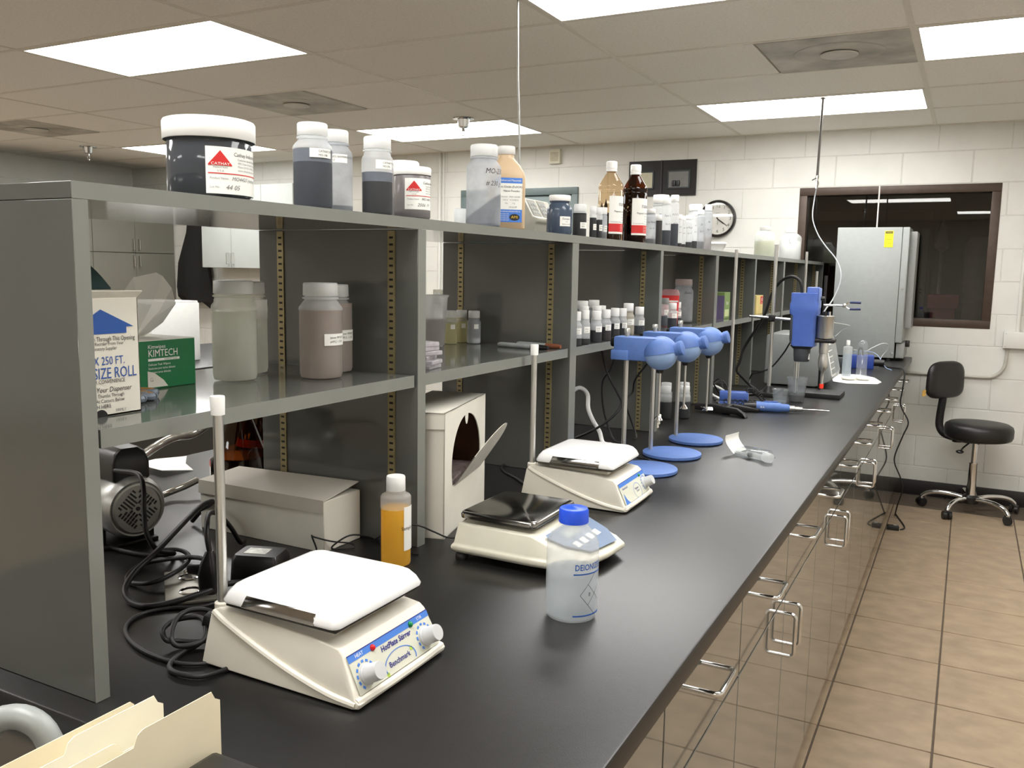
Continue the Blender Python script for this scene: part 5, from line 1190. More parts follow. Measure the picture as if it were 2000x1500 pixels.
# grey-white lidded carton
t = thing('lidded_carton', 'long plain white carton with a folded lid under the middle shelf', 'carton', (.327, -1.942, BZ), 0)
G().rbox(-.157, .156, -.053, .054, 0, .096, .0012, 1).obj('box', CARD, t)
G().add([(-.158, -.055, .098), (.156, -.055, .0985), (.153, .054, .112), (-.158, .054, .104), (-.158, -.0565, .072), (.157, -.0565, .074), (.157, -.055, .096), (-.158, .054, .102), (.153, .054, .1105), (-.158, -.055, .0965)],
    [(0, 1, 2, 3), (0, 4, 5, 1), (3, 2, 8, 7), (9, 7, 8, 6), (1, 6, 8, 2), (0, 3, 7, 9)]).obj('lid', CARDG, t)
# amber flasks on the back half of the bench
for k, (x, y) in enumerate(((.02, -1.735), (-.045, -1.600))):
    t = thing('amber_flask', ['nearer brown glass flask glimpsed under the shelf', 'farther brown glass flask with a red band, glimpsed under the shelf'][k], 'flask', (x, y, BZ), 0, 'brown flasks behind the shelf')
    G().lathe([(0, .003), (.060, 0), (.068, .008), (.068, .045), (.060, .085), (.028, .170), (.017, .190), (.017, .255), (.021, .256), (.021, .262), (0, .262)], 40).obj('body', AMBERK, t, ang=60)
    G().lathe([(0, .006), (.058, .004), (.064, .010), (.064, .045), (.057, .082), (0, .083)], 36).obj('contents', mat('brown_liquid', (44, 28, 12), .2, var=.3, scale=30), t, ang=60)
    if k: G().lathe([(.0615, .080), (.062, .080), (.056, .098), (.0555, .098)], 36).obj('red_band', RED, t)
    else:
        L = G().arc(.0685, 2.5, 4.2, .012, .075, 10).obj('label', LABELP, t); G().arc(.069, 2.5, 4.2, .062, .075, 10, .0003).obj('red_band', RED, L)
cable('vacuum_tubing', 'thick clear tubing arching from the pump towards the brown flask', [(0.10, -2.11, 1.025), (0.05, -2.05, 1.04), (-0.02, -1.945, 1.045), (-0.05, -1.864, 1.052), (-0.07, -1.80, 1.045), (-0.07, -1.765, 1.055), (-.04, -1.745, 1.085), (.0, -1.737, 1.10)], .0095, TUBING, 'tubing', 12)
cable('vacuum_tubing', 'clear tubing lying low between the pump and the flask', [(0.03, -2.06, .940), (-.03, -1.95, .930), (-0.05, -1.883, 0.930), (-0.035, -1.85, 0.94), (-0.03, -1.82, 0.948)], .0075, TUBING, 'tubing', 12)
sheet('weighing_paper', 'curled white weighing paper with dark specks on the back of the bench', 'paper', [(-.36, -1.72), (-.24, -1.74), (-.22, -1.66), (-.27, -1.64), (-.31, -1.60), (-.37, -1.65)], BZ + .0003, PAPER, .022, .0012)
# yellow bottle
wide_bottle('oil_bottle', 'narrow cloudy bottle of golden yellow liquid with a white screw cap', (.628, -1.975, BZ), .0268, .160, .0168, .0265, LDPE, [(0, .103, LYELL)], capm=WHITEP, off=0, lab=[(.55, 1.5, .030, .108, [('Sample 7', .009, INK, .95, .07, {})])], scale_sh=.7)
cable('thin_cable', 'thin black lead tangled on the bench beside the white carton', [(0.47, -2.012, .9165), (0.469, -2.00, 0.92), (0.462, -2.004, 0.945), (0.470, -2.006, 0.945), (0.492, -1.985, 0.935), (0.505, -1.945, 0.922), (0.517, -1.954, 0.918), (0.490, -1.975, 0.917), (0.500, -1.99, 0.93), (0.518, -1.965, 0.945), (0.520, -1.915, 0.930), (.53, -1.895, .9165), (.57, -1.92, .9165), (.64, -1.92, .9165)], .0016, seg=6)
cable('thin_cable', 'thin black lead running past the divider to the balance', [(.52, -1.90, .9165), (0.58, -1.902, 0.955), (0.618, -1.895, 0.962), (0.634, -1.865, 0.945), (0.650, -1.842, 0.93), (0.672, -1.835, 0.93), (.695, -1.83, .932)], .0018, seg=6)
# white carton with an oval opening
t = thing('dispenser_carton', 'tall white carton with an oval opening and a folded-out flap, by the divider', 'carton', (.628, -1.815, BZ), math.radians(14.2))
Ly, Dx, Hz, th = .293, .125, .247, .0022
G().box(-Dx, 0, 0, th, 0, Hz).box(-Dx, 0, Ly - th, Ly, 0, Hz).box(-Dx, -Dx + th, 0, Ly, 0, Hz).box(-Dx, 0, 0, Ly, 0, th).obj('carton', CARD, t)
G().box(-Dx + th, -th*1.2, th*1.2, Ly - th*1.2, th, .0035).box(-Dx + th, -Dx + th*1.5, th*1.2, Ly - th*1.2, th, Hz - .004).box(-Dx + th, -th*1.2, Ly - th*1.6, Ly - th*1.2, th, Hz - .004).obj('inside', CARDIN, t)
G().box(-Dx, .0, 0, Ly, Hz - th, Hz).obj('top', CARD, t); G().add([(-Dx, -.001, Hz - .012), (0, -.001, Hz - .004), (0, -.004, Hz - .030), (-Dx, -.004, Hz - .034)], [(0, 1, 2, 3)]).obj('crumpled_flap', CARD, t)
# front face framed round an oval opening that is cut straight along its fold
cy, cz, ry, rz = .150, .128, .104, .096; zh = .092; oc = .150; n = 60; v = []; f = []
def hole(c_, s_):
    oz = oc - cz
    a_ = (c_/ry)**2 + (s_/rz)**2; b_ = 2*s_*oz/rz**2; c2 = (oz/rz)**2 - 1
    k = (-b_ + math.sqrt(b_*b_ - 4*a_*c2))/(2*a_)
    return min(k, (oc - zh)/-s_) if s_ < -1e-6 else k
def edge(c_, s_): return min((Ly - cy if c_ > 0 else cy)/max(abs(c_), 1e-6), (Hz - oc if s_ > 0 else oc)/max(abs(s_), 1e-6))
angs = sorted([2*PI*q/n for q in range(n)] + [math.atan2(zz - oc, yy - cy) % (2*PI) for yy, zz in ((0, 0), (Ly, 0), (Ly, Hz), (0, Hz))]); n = len(angs)
for a in angs:
    c_, s_ = math.cos(a), math.sin(a)
    for xx in (0, -th):
        for k in (hole(c_, s_), edge(c_, s_)): v.append((xx, cy + k*c_, oc + k*s_))
for q in range(n):
    a, b = 4*q, 4*((q+1) % n)
    f += [(a, a+1, b+1, b), (a+2, b+2, b+3, a+3), (a, b, b+2, a+2), (a+1, a+3, b+3, b+1)]
G().add(v, f).obj('front_face', CARD, t)
G().add([(-.0008, cy + .012*math.cos(PI + PI*q/10), Hz - .0228 + .022*math.sin(PI + PI*q/10)) for q in range(11)], [tuple(range(11))]).obj('tab', CARD, t)
# the cut-out oval folded outwards along the straight edge
v = []; f = []; n = 24; phi = math.radians(33); y0_ = cy - ry*math.sqrt(1 - ((zh - cz)/rz)**2); y1_ = 2*cy - y0_
for q in range(n + 1):
    yy = y0_ + (y1_ - y0_)*q/n; u = (yy - cy)/ry
    hgt = max(0, rz*math.sqrt(max(0, 1 - u*u)) + cz - zh)
    for dx in (0, .0016): v += [(.001 + dx, yy, zh), (.001 + dx + hgt*math.sin(phi), yy + hgt*.18, zh + hgt*math.cos(phi))]
for q in range(n): a, b = 4*q, 4*q + 4; f += [(a, b, b+1, a+1), (a+2, a+3, b+3, b+2), (a+1, b+1, b+3, a+3)]
G().add(v, f).obj('flap', mat('grey_flap_card', (206, 204, 194), .6), t)
for q in range(9): tag(G().rbox(-.045, .045, -.12, .12, 0, .010, .003, 1).obj('plastic_bag', frost('bag_film', (176, 160, 158), .25, .15, .3, 40), None, (.533, -1.684, BZ + .0042 + .0104*q), (0, 0, math.radians(14.2) + .01*q)), ['lowest', 'second', 'third', 'fourth', 'fifth', 'sixth', 'seventh', 'eighth', 'topmost'][q] + ' folded clear bag from the bottom inside the oval-holed carton', 'bag', 'bags in the carton')

# ------------------------------------------------------------------ leads under the shelves
cable('power_cable', 'black lead hanging under the third bay shelf, first of three', [(0.514, -0.75, 1.218), (0.537, -0.75, 1.135), (0.572, -0.75, 1.075), (0.588, -0.75, 1.038), (0.569, -0.78, 1.0), (0.52, -0.80, 0.96), (.44, -.80, .9185)], .0038)
cable('power_cable', 'black lead hanging under the third bay shelf, second of three', [(0.545, -0.70, 1.218), (0.541, -0.7, 1.17), (0.526, -0.7, 1.13), (0.505, -0.7, 1.096), (0.508, -0.7, 1.024), (0.53, -0.70, 0.95), (0.56, -0.72, 0.918), (.60, -.74, .918)], .0034)
cable('power_cable', 'black lead hanging from the blue stirrer head under the third bay', [(0.700, -.78, 1.21), (0.64, -0.66, 1.165), (0.583, -0.62, 1.1), (0.569, -0.60, 1.058), (0.554, -0.62, 1.026), (0.565, -0.60, 0.97), (0.588, -0.605, 0.918), (.60, -.66, .918)], .0032)
cable('white_hose', 'white hose curving down between the second and third bays', [(0.40, -.80, .95), (0.42, -0.80, 1.04), (0.45, -0.783, 1.077), (0.465, -0.765, 1.078), (0.48, -0.756, 1.058), (0.49, -0.773, 1.02), (0.505, -0.771, 0.985), (0.525, -0.763, 0.95), (0.545, -0.782, 0.921), (.58, -.80, .921)], .0065, WHITEP, 'hose')
cable('power_cable', 'black lead looping behind the magnetic stirrer', [(0.625, -1.40, 0.94), (0.59, -1.38, .925), (0.526, -1.311, 0.918), (0.462, -1.259, 0.918), (0.43, -1.209, 0.918), (0.42, -1.15, 0.918), (0.45, -1.11, 0.918), (.55, -1.13, .918)], .0032)
cable('power_cable', 'thin black lead curling out beside the nearest blue disc', [(.62, -1.18, .9165), (0.70, -0.945, 0.9165), (0.735, -0.948, 0.9165), (0.742, -0.925, 0.9165), (0.72, -0.912, 0.9165), (0.65, -0.90, 0.9165)], .0022, seg=6)
random.seed(21)
for k in range(6):
    y0 = .33 + .05*k
    P = [(.46 + .02*random.random(), y0, .9185), (.50, y0 + random.uniform(-.05, .05), .93 + .05*random.random()), (.545, y0 + random.uniform(-.06, .06), .95 + .06*random.random()), (.58, y0 + random.uniform(-.06, .06), .93), (.60, y0 + random.uniform(-.08, .08), .9185)]
    cable('tangled_cable', '%s cable from the left in the tangle under the fifth bay' % ORD[k], P, .0034 if k % 3 else .006, BLACKR if k % 3 else WHITEP, 'lead')
cable('power_cable', 'thick black cord arching from the top of the blue drive past the tall rod', [(0.872, 0.6, 1.355), (0.868, 0.6, 1.39), (0.855, 0.6, 1.415), (0.823, 0.6, 1.428), (0.775, 0.632, 1.405), (0.738, 0.65, 1.35), (0.714, 0.66, 1.271), (0.67, 0.68, 1.19), (0.62, 0.7, 1.107), (0.605, 0.7, 1.049), (0.593, 0.7, 1.008), (0.612, 0.71, 0.98), (0.65, 0.74, 0.935), (0.69, 0.70, 0.9185), (0.70, 0.60, 0.9185), (.66, .52, .9185)], .0062)
cable('power_cable', 'black cord sagging across the front of the grey instrument', [(0.845, 0.66, 1.17), (0.80, 0.80, 1.134), (0.765, 0.85, 1.081), (0.712, 0.86, 1.012), (0.656, 0.86, 0.985), (0.625, 0.88, 0.975), (.60, .90, .93), (.58, .90, .9185)], .0036)
# compressed-air drop from the ceiling
t = thing('air_drop_pole', 'slim metal pipe hanging from the ceiling with a hose connector', 'pipe', (.712, 1.872, H), 0)
G().lathe([(0, .0), (.018, 0), (.018, -.006), (.010, -.010), (0, -.010)], 20).obj('flange', STEEL, t); G().cyl((0, 0, 0), (-.004, -.012, -.415), .0065, seg=14).obj('pipe', mat('grey_pipe', (96, 92, 88), .4, .6), t)
G().lat((-.004, -.012, -.415), (0, 0, -1), [(0, 0), (.010, 0), (.010, .014), (.007, .016), (.007, .030), (.0115, .032), (.0115, .052), (.008, .054), (.008, .070), (0, .070)], 16).obj('connector', CHROME, t)
G().tube([(-.012, -.012, -.43), (-.030, -.014, -.44)], .003, 6).obj('valve_lever', BLACKP, t)
cable('air_hose', 'thin grey air hose falling from the ceiling pipe to the steel horn', [(0.708, 1.86, 1.91), (0.706, 1.82, 1.841), (0.722, 1.7, 1.739), (0.773, 1.55, 1.652), (0.838, 1.4, 1.582), (0.917, 1.2, 1.515), (0.962, 1.05, 1.455), (0.974, 0.95, 1.397), (0.966, 0.82, 1.331), (0.960, 0.70, 1.30), (0.960, 0.62, 1.282)], .0032, mat('grey_hose', (150, 154, 158), .4), 'hose')
cable('air_hose', 'short thin hose kinking out from the side of the steel horn', [(1.004, 0.605, 1.241), (1.026, 0.7, 1.232), (1.037, 0.88, 1.215), (0.995, .985, 1.19), (0.965, 0.985, 1.16)], .0022, mat('pale_hose', (190, 194, 196), .4), 'hose', 6)
for k in range(1):
    cable('blue_hose', 'thin pale blue hose leaving the dark blue box', [(1.14, 2.05 + .04*k, BZ + .003), (1.10, 2.10 + .04*k, .93), (1.04, 2.17 + .03*k, .995 + .006*k), (.94, 2.18 + .02*k, 1.0), (.87, 2.20 + .03*k, .955), (.80, 2.26 + .02*k, BZ + .003)], .0022, mat('pale_blue_hose', (150, 172, 205), .35), 'hose')
cable('clear_hose', 'clear thin hose looping up in front of the tall grey box', [(.955, 2.10, 1.02), (0.98, 2.25, 1.0), (1.001, 2.40, 1.01), (1.042, 2.50, 1.03), (1.072, 2.55, 1.025), (1.072, 2.58, .99), (1.045, 2.60, 0.95), (1.03, 2.60, BZ + .0035)], .003, mat('white_hose_m', (214, 218, 220), .3), 'hose', 6)
cable('power_cable', 'black cord hanging over the bench edge and down to the floor', [(1.06, 2.24, .9185), (1.12, 2.20, .919), (1.170, 2.15, 0.921), (1.194, 2.12, 0.918), (1.205, 2.1, 0.885), (1.200, 2.08, 0.80), (1.195, 2.08, 0.738), (1.208, 2.08, 0.696), (1.243, 2.08, 0.627), (1.222, 2.08, 0.552), (1.190, 2.08, 0.444), (1.190, 2.08, 0.386), (1.226, 2.1, 0.298), (1.236, 2.16, 0.218), (1.21, 2.28, 0.10), (1.195, 2.40, 0.012), (1.195, 2.44, .0045), (1.215, 2.36, 0.0045), (1.255, 2.20, 0.0045), (1.262, 2.13, .0045), (1.245, 2.095, 0.0045)], .004)
t = thing('inline_switch', 'small black inline switch on the cord on the floor', 'switch', (1.205, 2.088, 0), .15)
G().rbox(-.032, .032, -.020, .020, .0005, .026, .004).obj('case', BLACKP, t); G().rbox(.002, .020, -.010, .010, .0262, .029, .002).obj('rocker', LGREY, t)
t = cable('cable_drop', 'thin steel wire hanging from the ceiling behind the tan jug', [(-0.012, -0.322, 2.39), (-0.006, -0.322, 2.125), (0.004, -0.322, 1.864), (.01, -.322, 1.2), (.012, -.322, .93)], .0038, mat('wire_grey', (150, 150, 146), .35, .8), 'wire')
tag(G().rbox(-.035, .035, -.05, .05, 0, .05, .004).obj('junction_box', MGREY, None, (.012, -.322, BZ)), 'grey socket box on the bench at the foot of the hanging wire', 'socket box')

# ------------------------------------------------------------------ ceiling sprinklers
for k, (x, y) in enumerate(((-1.46, 1.718), (-5.086, 1.709))):
    t = thing('sprinkler', ['chrome sprinkler head hanging before the middle ceiling light', 'chrome sprinkler head hanging at far left'][k], 'sprinkler', (x, y, H), 0, 'ceiling sprinklers')
    G().lathe([(0, .0), (.068, 0), (.066, -.004), (.040, -.006), (.032, -.050), (.022, -.058), (0, -.058)], 28).obj('cup', CHROME, t, ang=40)
    G().lathe([(0, -.055), (.010, -.055), (.010, -.078), (0, -.078)], 14).obj('body', CHROME, t)
    for s in (-1, 1): G().tube([(s*.010, 0, -.070), (s*.014, 0, -.085), (s*.006, 0, -.100), (0, 0, -.104)], .002, 6).obj('frame_arm', CHROME, t)
    G().lathe([(0, -.103), (.014, -.104), (.014, -.106), (0, -.107)], 16).obj('deflector', CHROME, t)

# ------------------------------------------------------------------ on the far wall
t = thing('thermostat', 'small beige wall box just below the ceiling', 'wall box', (-1.42, WY, 2.255), 0)
G().rbox(-.046, .046, -.035, 0, 0, .112, .004).obj('case', CREAM, t); G().box(-.034, .034, -.0358, -.0345, .018, .088).obj('grille', mat('beige_grille', (196, 190, 164), .6), t)
for a in (-.038, .038): G().cyl((a, -.034, .102), (a, -.038, .102), .004, seg=8).obj('screw', STEEL, t)
t = thing('wall_clock', 'round black-rimmed wall clock showing about twenty past four', 'clock', (-.135, WY, 1.823), 0)
def cl(prof, seg=48): return G().lat((0, 0, 0), (0, -1, 0), prof, seg)
cl([(.110, .002), (.130, .004), (.132, .020), (.128, .034), (.118, .036), (.111, .026), (.110, .010)]).obj('rim', mat('black_clock_rim', (28, 22, 22), .2), t, ang=50)
fc = cl([(0, .004), (.113, .004), (.113, .012), (0, .012)]).obj('face', mat('clock_face', (232, 230, 222), .6, var=.01), t)
cl([(0, .027), (.112, .027), (.112, .0285), (0, .0285)]).obj('glass', clear('clock_glass', (250, 250, 250), .02, 1.35), t)
for k in range(1, 13):
    a = PI/2 - k*PI/6; text(str(k), .032, INK, fc, Matrix.Translation((.088*math.cos(a), -.0124, .088*math.sin(a))) @ FNY)
text('Quartz', .009, GREYINK, fc, Matrix.Translation((0, -.0124, .040)) @ FNY)
for (ang, L, w, nm) in ((PI/2 - 2*PI*(4 + 20/60)/12, .055, .006, 'hour_hand'), (PI/2 - 2*PI*21/60, .085, .004, 'minute_hand'), (-PI/2, .040, .002, 'second_hand')):
    M = Matrix.Translation((0, -.016, 0)) @ Matrix.Rotation(-ang, 4, 'Y')
    G().box(-.012, L, -.0008, .0008, -w/2, w/2, M).obj(nm, INK, fc)
# black recess panel with two viewing ports
BX0, BX1, BZ0, BZ1 = -.815, -.305, 1.992, 2.246
t = thing('wall_panel', 'black double panel with two small cream and grey viewing ports high on the wall', 'wall panel', (0, WY, 0), 0)
BLK = mat('black_panel', (24, 21, 20), .35, var=.1)
G().box(BX0, BX1, -.012, 0, BZ0, BZ1).obj('board', BLK, t)
G().box((BX0 + BX1)/2 - .006, (BX0 + BX1)/2 + .002, -.022, -.010, BZ0, BZ1).obj('mullion', mat('dark_grey_trim', (52, 50, 50), .3), t)
for (x0, x1, mt) in ((-.752, -.630, mat('cream_port', (196, 190, 166), .5)), (-.505, -.360, mat('grey_port', (120, 120, 118), .5))):  # one port plain cream, the other plain grey
    p = G().rbox(x0 - .012, x1 + .012, -.020, -.011, BZ0 + .048, BZ1 - .072, .003, 1).obj('port_frame', mat('port_frame', (58, 64, 66), .4), t)
    G().box(x0, x1, -.0215, -.019, BZ0 + .060, BZ1 - .085).obj('port', mt, p)
for a in (-.465, -.435): G().lat((a, -.021, BZ0 + .085), (0, 0, 1), [(0, -.020), (.013, -.018), (.016, 0), (.013, .022), (0, .026)], 14).obj('latch', BLACKP, t)
t = thing('wall_conduit', 'white conduit running down the far wall to a metal socket', 'conduit', (-2.475, WY, 0), 0)
G().cyl((0, -.014, 1.265), (0, -.014, H), .013, seg=14).obj('pipe', WALLB, t); G().cyl((.038, -.012, 1.265), (.038, -.012, H), .007, seg=10).obj('thin_pipe', WALLB, t)
G().rbox(-.042, .042, -.045, 0, 1.150, 1.262, .004).obj('socket_box', mat('steel_box', (150, 148, 136), .4, .5), t)
for z in (1.18, 1.225): G().cyl((-.018, -.0445, z), (-.018, -.0475, z), .014, seg=16).cyl((.018, -.0445, z), (.018, -.0475, z), .014, seg=16).obj('socket_face', LGREY, t)
t = thing('wall_conduit', 'painted conduit bending from the white junction box behind the stool', 'conduit', (0, WY, 0), 0)
G().tube([(1.726, -.014, 1.01), (1.726, -.014, .92), (1.712, -.014, .868), (1.675, -.014, .827), (1.62, -.014, .812), (1.45, -.014, .812), (1.10, -.014, .812)], .0105, 10).obj('pipe', mat('grey_white_conduit', (186, 182, 172), .4), t)
G().rbox(1.70, 1.83, -.05, 0, 1.005, 1.108, .003).obj('junction_box', WALLB, t)
for (a, z) in ((1.712, 1.016), (1.712, 1.097), (1.818, 1.016), (1.818, 1.097)): G().cyl((a, -.05, z), (a, -.053, z), .004, seg=8).obj('screw', STEEL, t)
G().tube([(1.775, -.016, 1.105), (1.775, -.016, 1.7), (1.775, -.016, H)], .012, 10).obj('pipe', WALLB, t)
tag(G().cyl((0, 0, 0), (0, 0, .262), .0045, seg=10).obj('thermometer_rod', mat('white_rod', (216, 206, 200), .4), None, (.942, 2.80, BZ + .8225)), 'thin white rod standing on top of the tall grey box', 'rod')

# ------------------------------------------------------------------ far left corner
LT = mat('tall_cabinet_grey', (120, 118, 108), .35, var=.04, scale=6)
t = thing('tall_cabinet', 'tall dark grey cabinet with chrome pulls along the left wall', 'cabinet', (XL, 0, 0), 0)
G().box(.002, .57, 1.19, 3.04, .0, 2.125).obj('carcass', LT, t)
for k in range(4):
    y1 = 3.038 - .461*k; y0 = y1 - .457
    for (z0, z1, zh) in ((.10, 1.535, 1.46), (1.541, 2.12, 1.615)):
        d = G().rbox(.571, .59, y0, y1, z0, z1, .001, 1).obj('door', LT, t)
        hy = y0 + .03 if k % 2 == 0 else y1 - .03
        G().tube([(.589, hy, zh - .05), (.62, hy, zh - .05), (.62, hy, zh + .05), (.589, hy, zh + .05)], .006, 8, smooth=False).obj('door_pull', CHROME, d)
LC = mat('pale_cabinet', (176, 180, 176), .4, var=.03, scale=6)
t = thing('wall_cabinet', 'pale grey two-door wall cabinet on the far wall beside the hanging coat', 'cabinet', (-4.92, WY, 1.411), 0)
G().box(0, 1.12, -.29, -.001, 0, .746).obj('carcass', LC, t)
for k in range(3):
    d = G().rbox(.002 + k*.373, .371 + k*.373, -.31, -.291, .002, .744, .001, 1).obj('door', LC, t); hx = (.343, .403, 1.09)[k]
    G().tube([(hx, -.309, .035), (hx, -.342, .035), (hx, -.342, .135), (hx, -.309, .135)], .005, 8, smooth=False).obj('door_pull', CHROME, d)
t = thing('coat_rack', 'dark coat rail on the white wall, mostly hidden by the shelf', 'coat rack', (-5.32, WY, 1.97), 0)
G().rbox(-.25, .24, -.022, -.001, 0, .05, .003).obj('board', BLACKP, t)
for a in (-.2, -.07, .06, .19): G().tube([(a, -.022, .02), (a, -.06, .015), (a, -.07, .035), (a, -.068, .045)], .006, 8).obj('hook', BLACKP, t)
# hanging coat with folds
secs = []; n = 30
for (z, w, dd, cxx) in ((2.0, .03, .020, -.02), (1.95, .09, .035, -.02), (1.75, .13, .05, .0), (1.45, .20, .06, -.04), (1.22, .23, .06, -.03), (1.10, .24, .055, -.01)):
    ring = []
    for q in range(n):
        a = 2*PI*q/n; k = 1 + (.10*math.sin(5*a + z*3) if z < 1.8 else 0)
        zz = z - (.10*max(0, math.cos(a))**2 + .04*math.sin(3*a) if z < 1.15 else 0)
        ring.append((cxx + w*k*math.cos(a), -.075 + dd*k*math.sin(a), zz))
    secs.append(ring)
tag(G().loft(secs).obj('hanging_coat', mat('black_cloth', (24, 23, 22), .9, var=.2, scale=30), None, (-5.22, WY - .02, 0)), 'black coat hanging on the far wall beside the tall cabinet', 'coat')
# second bench behind, mostly hidden, with a white box and dark clutter
DB = mat('dark_bench_base', (54, 52, 48), .4, var=.05)
t = thing('back_bench', 'dark second bench glimpsed behind the open shelves', 'bench', (0, 0, 0), 0)
G().rbox(-3.0, -1.95, -2.6, 1.9, .88, BZ, .003).obj('worktop', EPOXY, t); G().box(-2.95, -1.99, -2.58, 1.88, .0, .88).obj('base', DB, t)
t = thing('white_appliance', 'plain white box standing behind the green wipes box', 'box', (-2.38, .06, BZ), 0)
G().rbox(-.16, .15, -.16, .16, 0, .318, .006).obj('case', WHITEP, t); G().rbox(-.155, .145, -.155, .155, .3185, .326, .003).obj('lid', WHITEP, t)
for k, (x, y, sx, sy, sz, mm, lb) in enumerate(((-2.12, .42, .12, .2, .10, BLACKP, 'black case lying lowest in the clutter beside the white box'), (-2.13, .44, .10, .16, .05, DGREY, 'dark grey case on top of the black one in the clutter'), (-2.1, .70, .14, .18, .26, mat('maroon_box', (70, 40, 40), .6), 'dark maroon box at the back of the clutter'))):
    tag(G().rbox(-sx, sx, -sy/2, sy/2, 0, sz, .006).obj('equipment_case', mm, None, (x, y, BZ + (.101 if k == 1 else .0005))), lb, 'case', 'dark clutter behind the shelves')
tag(G().tube([(-.06, 0, 0), (-.02, .02, .02), (.04, .0, .012), (.09, .02, .03), (.05, .05, .012)], .008, 8).obj('white_cable', WHITEP, None, (-2.1, .44, BZ + .163)), 'short white cable tangled on the dark cases', 'cable')

# ------------------------------------------------------------------ stool
t = thing('lab_stool', 'black padded swivel stool with a small backrest and chrome star base', 'stool', (1.592, 2.735, 0), 0)
G().lathe([(0, .462), (.165, .462), (.182, .470), (.190, .488), (.190, .530), (.184, .548), (.165, .560), (.10, .565), (0, .566)], 48, Matrix.Translation((.012, 0, 0))).obj('seat', VINYL, t, ang=50)
G().lathe([(0, .446), (.045, .446), (.12, .452), (.13, .462), (0, .462)], 28).obj('seat_plate', BLACKP, t)
G().lathe([(0, .25), (.0165, .25), (.0165, .445), (0, .445)], 20).obj('piston', CHROME, t)
G().lathe([(0, .09), (.034, .09), (.026, .19), (.024, .305), (.026, .308), (.026, .314), (0, .314)], 28).obj('column', CHROME, t, ang=45)
G().lathe([(0, .06), (.045, .062), (.048, .10), (.035, .115), (0, .115)], 24).obj('hub', BLACKP, t)
for k in range(5):
    a = math.radians(244 + 72*k); c_, s_ = math.cos(a), math.sin(a)
    lg = G().tube([(.03*c_, .03*s_, .088), (.10*c_, .10*s_, .100), (.18*c_, .18*s_, .100), (.24*c_, .24*s_, .086), (.272*c_, .272*s_, .062), (.275*c_, .275*s_, .050)], .0135, 12).obj('base_leg', CHROME, t)
    M = Matrix.Translation((.275*c_, .275*s_, 0)) @ Matrix.Rotation(a + .8, 4, 'Z')
    g = G()
    for s in (-1, 1): g.cyl((0, s*.006, .0262), (0, s*.024, .0262), .026, .0245, 20, M)
    g.rbox(-.018, .018, -.008, .008, .030, .058, .004, 2, M); g.obj('caster', BLACKP, lg)
bd = Vector((.81, -.58, 0)); bc = Vector((-.195, .115, 0))
pr = [(.02, .0, .452), (-.10, .055, .450), (-.175, .100, .462), (-.205, .120, .505), (-.207, .122, .57), (-.200, .117, .66), (-.196, .114, .75)]
G().tube(pr, .024, 10).obj('back_bar', mat('ribbed_black', (22, 20, 20), .6, bump=.6, bscale=120), t)
B_ = Matrix.Translation(bc + Vector((0, 0, .80))) @ Matrix(((bd.x, .58, 0, 0), (bd.y, .81, 0, 0), (0, 0, 1, 0), (0, 0, 0, 1)))
S = []
for (d_, k) in ((-.018, .86), (-.014, .96), (0, 1), (.016, .97), (.024, .86), (.027, .6)):
    o = []
    for q in range(36):
        a = 2*PI*q/36; c_, s_ = math.cos(a), math.sin(a); e = .55
        yy = .165*abs(c_)**e*(1 if c_ > 0 else -1)*(1 - .08*s_); zz = .118*abs(s_)**e*(1 if s_ > 0 else -1)
        o.append((d_ + .10*(yy*k)**2*8*.1, yy*k, zz*k))
    S.append(o)
G().loft(S, B_).obj('backrest', VINYL, t, ang=60)
G().tube([(-.02, -.05, .455), (-.06, -.12, .425), (-.075, -.145, .405)], .005, 8).obj('lever', BLACKP, t); G().sphere((-.080, -.150, .40), .022, 12, 8, (1, 1, .5)).obj('lever_knob', BLACKP, t)
G().lathe([(0, .43), (.028, .43), (.03, .445), (0, .447)], 16, Matrix.Translation((-.10, .02, 0))).obj('tilt_knob', BLACKP, t)
G().box(-.002, .002, -.014, .014, -.022, .016, B_ @ Matrix.Translation((-.006, -.178, -.075))).obj('hang_tag', mat('orange_tag', (222, 178, 92), .6, var=.3, scale=60), t)

# ------------------------------------------------------------------ desk end with folders in the near corner
t = thing('side_desk', 'black desk abutting the near end of the bench', 'desk', (0, 0, 0), 0)
G().rbox(-.35, 1.10, -3.25, -2.66, .725, .755, .003).obj('desk_top', mat('black_desk', (26, 24, 24), .45, var=.1), t)
for (x, y) in ((-.3, -3.2), (-.3, -2.71), (1.04, -3.2), (1.04, -2.71)): G().box(x - .02, x + .02, y - .02, y + .02, 0, .725).obj('leg', BLACKI, t)
dv = Vector((0, 1, 0)); pv = Vector((-1, 0, 0)); O = Vector((.902, -2.644, .803))
rz = math.atan2(dv.y, dv.x)
t = thing('file_sorter', 'low black file holder under the folders on the desk', 'file holder', (O.x, O.y, .7555), rz)
G().box(-.33, .005, -.012, .085, 0, .044).obj('base', BLACKP, t)
G().rbox(-.33, .005, -.018, -.0125, 0, .12, .001, 1).obj('front_wall', BLACKP, t); G().rbox(-.33, .005, .0855, .091, 0, .12, .001, 1).obj('back_wall', BLACKP, t)
t = thing('desk_tray', 'black desk box at the bottom edge, right of the folders', 'desk tray', (1.010, -2.83, .7555), 0)
G().rbox(-.105, .085, -.18, .175, 0, .232, .004).obj('case', BLACKP, t); G().rbox(-.095, .075, -.17, .165, .2325, .238, .003).obj('lid', BLACKP, t)
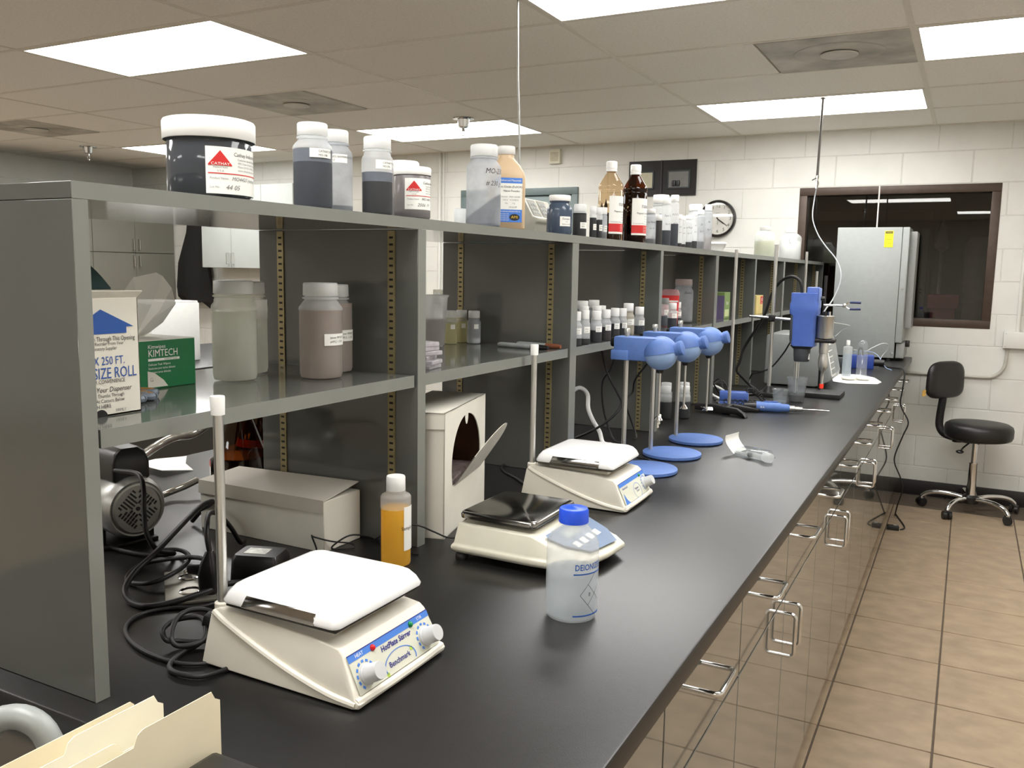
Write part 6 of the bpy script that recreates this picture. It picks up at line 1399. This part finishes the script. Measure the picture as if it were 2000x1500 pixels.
def folder(label, a, p, top, tab0, tab1, m, lean=0):
    """card sheet .298 long; the raised tab runs from tab0 to tab1 measured back from the far corner"""
    L = .298; z1 = top; zt = top + .012
    o = [(-L, 0), (0, 0), (0, z1 - .004), (-.004, z1)]
    if tab0 > .002: o += [(-tab0, z1), (-tab0 - .006, zt - .002), (-tab0 - .010, zt)]
    else: o = [(-L, 0), (0, 0), (0, z1), (-.006, z1 + .004), (-.010, zt)]
    o += [(-tab1 + .010, zt), (-tab1 + .004, zt - .003), (-tab1, z1), (-L, z1)]
    tt = thing('manila_folder', label, 'folder', tuple(O + dv*a + pv*p), rz, 'manila folders in the file holder')
    M = Matrix(((1, 0, 0, 0), (0, 0, 1, 0), (0, 1, 0, 0), (0, 0, 0, 1)))
    G().prism(o, 0, .0006, M).obj('front_sheet', m, tt); 
    o2 = [(-L, 0), (-.003, 0), (-.003, z1 - .006), (-L, z1 - .006)]
    G().prism(o2, .0035, .0041, M).obj('back_sheet', m, tt)
    G().prism([(-L + .004, .002), (-.012, .002), (-.012, z1 - .012), (-L + .004, z1 - .012)], .0012, .0028, M).obj('papers', PAPER, tt)
    return tt
folder('manila folder nearest the camera, with its corner pointing at the hotplate', 0, 0, .228, .0, .095, MANILA)
folder('pale manila folder second from the front', -.040, .020, .216, .05, .15, MANILA2)
folder('manila folder third from the front', -.028, .043, .226, .0, .10, MANILA2)
folder('manila folder at the back of the holder', -.032, .078, .222, .13, .24, MANILA)
t = thing('tape_dispenser', 'grey curved handle poking up behind the folders', 'tape dispenser', (.640, -2.690, .7555), .5)
G().rbox(-.07, .09, -.025, .025, 0, .05, .008).obj('base', MGREY, t)
G().tube([(-.02, 0, .04), (-.03, 0, .14), (-.012, 0, .200), (.025, 0, .208), (.05, 0, .17), (.058, 0, .05)], .013, 12).obj('handle', LGREY, t)
t = thing('desk_phone', 'grey desk device cut off by the left edge of the view', 'phone', (.46, -2.78, .7555), .5)
G().loft([rrect(.075, .10, .01, 0, 3), rrect(.075, .10, .01, .045, 3), rrect(.070, .095, .01, .055, 3)]).obj('case', MGREY, t, ang=45); G().rbox(-.05, .02, -.07, .07, .054, .060, .003).obj('keypad', LGREY, t)

# ------------------------------------------------------------------ dim things behind the window
def dim(name, label, cat, g, m, loc): return tag(g.obj(name, m, None, loc), label, cat)
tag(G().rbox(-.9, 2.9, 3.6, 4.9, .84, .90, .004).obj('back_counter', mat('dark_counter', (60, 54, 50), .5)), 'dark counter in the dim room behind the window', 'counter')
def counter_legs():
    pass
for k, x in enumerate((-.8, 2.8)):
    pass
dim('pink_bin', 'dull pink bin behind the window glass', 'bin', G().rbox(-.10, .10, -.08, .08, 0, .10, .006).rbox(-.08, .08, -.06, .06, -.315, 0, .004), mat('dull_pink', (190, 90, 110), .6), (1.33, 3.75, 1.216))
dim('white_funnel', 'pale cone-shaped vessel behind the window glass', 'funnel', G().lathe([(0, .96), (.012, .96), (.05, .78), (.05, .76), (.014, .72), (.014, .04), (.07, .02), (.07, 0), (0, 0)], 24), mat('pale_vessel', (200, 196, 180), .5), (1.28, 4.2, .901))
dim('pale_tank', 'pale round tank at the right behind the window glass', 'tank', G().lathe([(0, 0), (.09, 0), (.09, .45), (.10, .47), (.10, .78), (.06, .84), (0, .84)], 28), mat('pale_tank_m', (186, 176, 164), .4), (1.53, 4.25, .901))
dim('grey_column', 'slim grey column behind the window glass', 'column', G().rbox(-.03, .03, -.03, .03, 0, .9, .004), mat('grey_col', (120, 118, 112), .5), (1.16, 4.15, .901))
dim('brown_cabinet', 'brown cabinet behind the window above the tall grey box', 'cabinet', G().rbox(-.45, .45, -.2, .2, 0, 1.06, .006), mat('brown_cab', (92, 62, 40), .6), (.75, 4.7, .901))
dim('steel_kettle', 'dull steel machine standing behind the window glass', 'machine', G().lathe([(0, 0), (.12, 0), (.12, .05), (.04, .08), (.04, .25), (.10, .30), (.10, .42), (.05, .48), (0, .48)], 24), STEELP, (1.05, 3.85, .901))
# legs of that counter
for (x, y) in ((-.8, 3.7), (2.8, 3.7), (-.8, 4.8), (2.8, 4.8)): 
    l = G().box(x - .03, x + .03, y - .03, y + .03, 0, .84).obj('leg', BLACKI, bpy.data.objects['back_counter'])
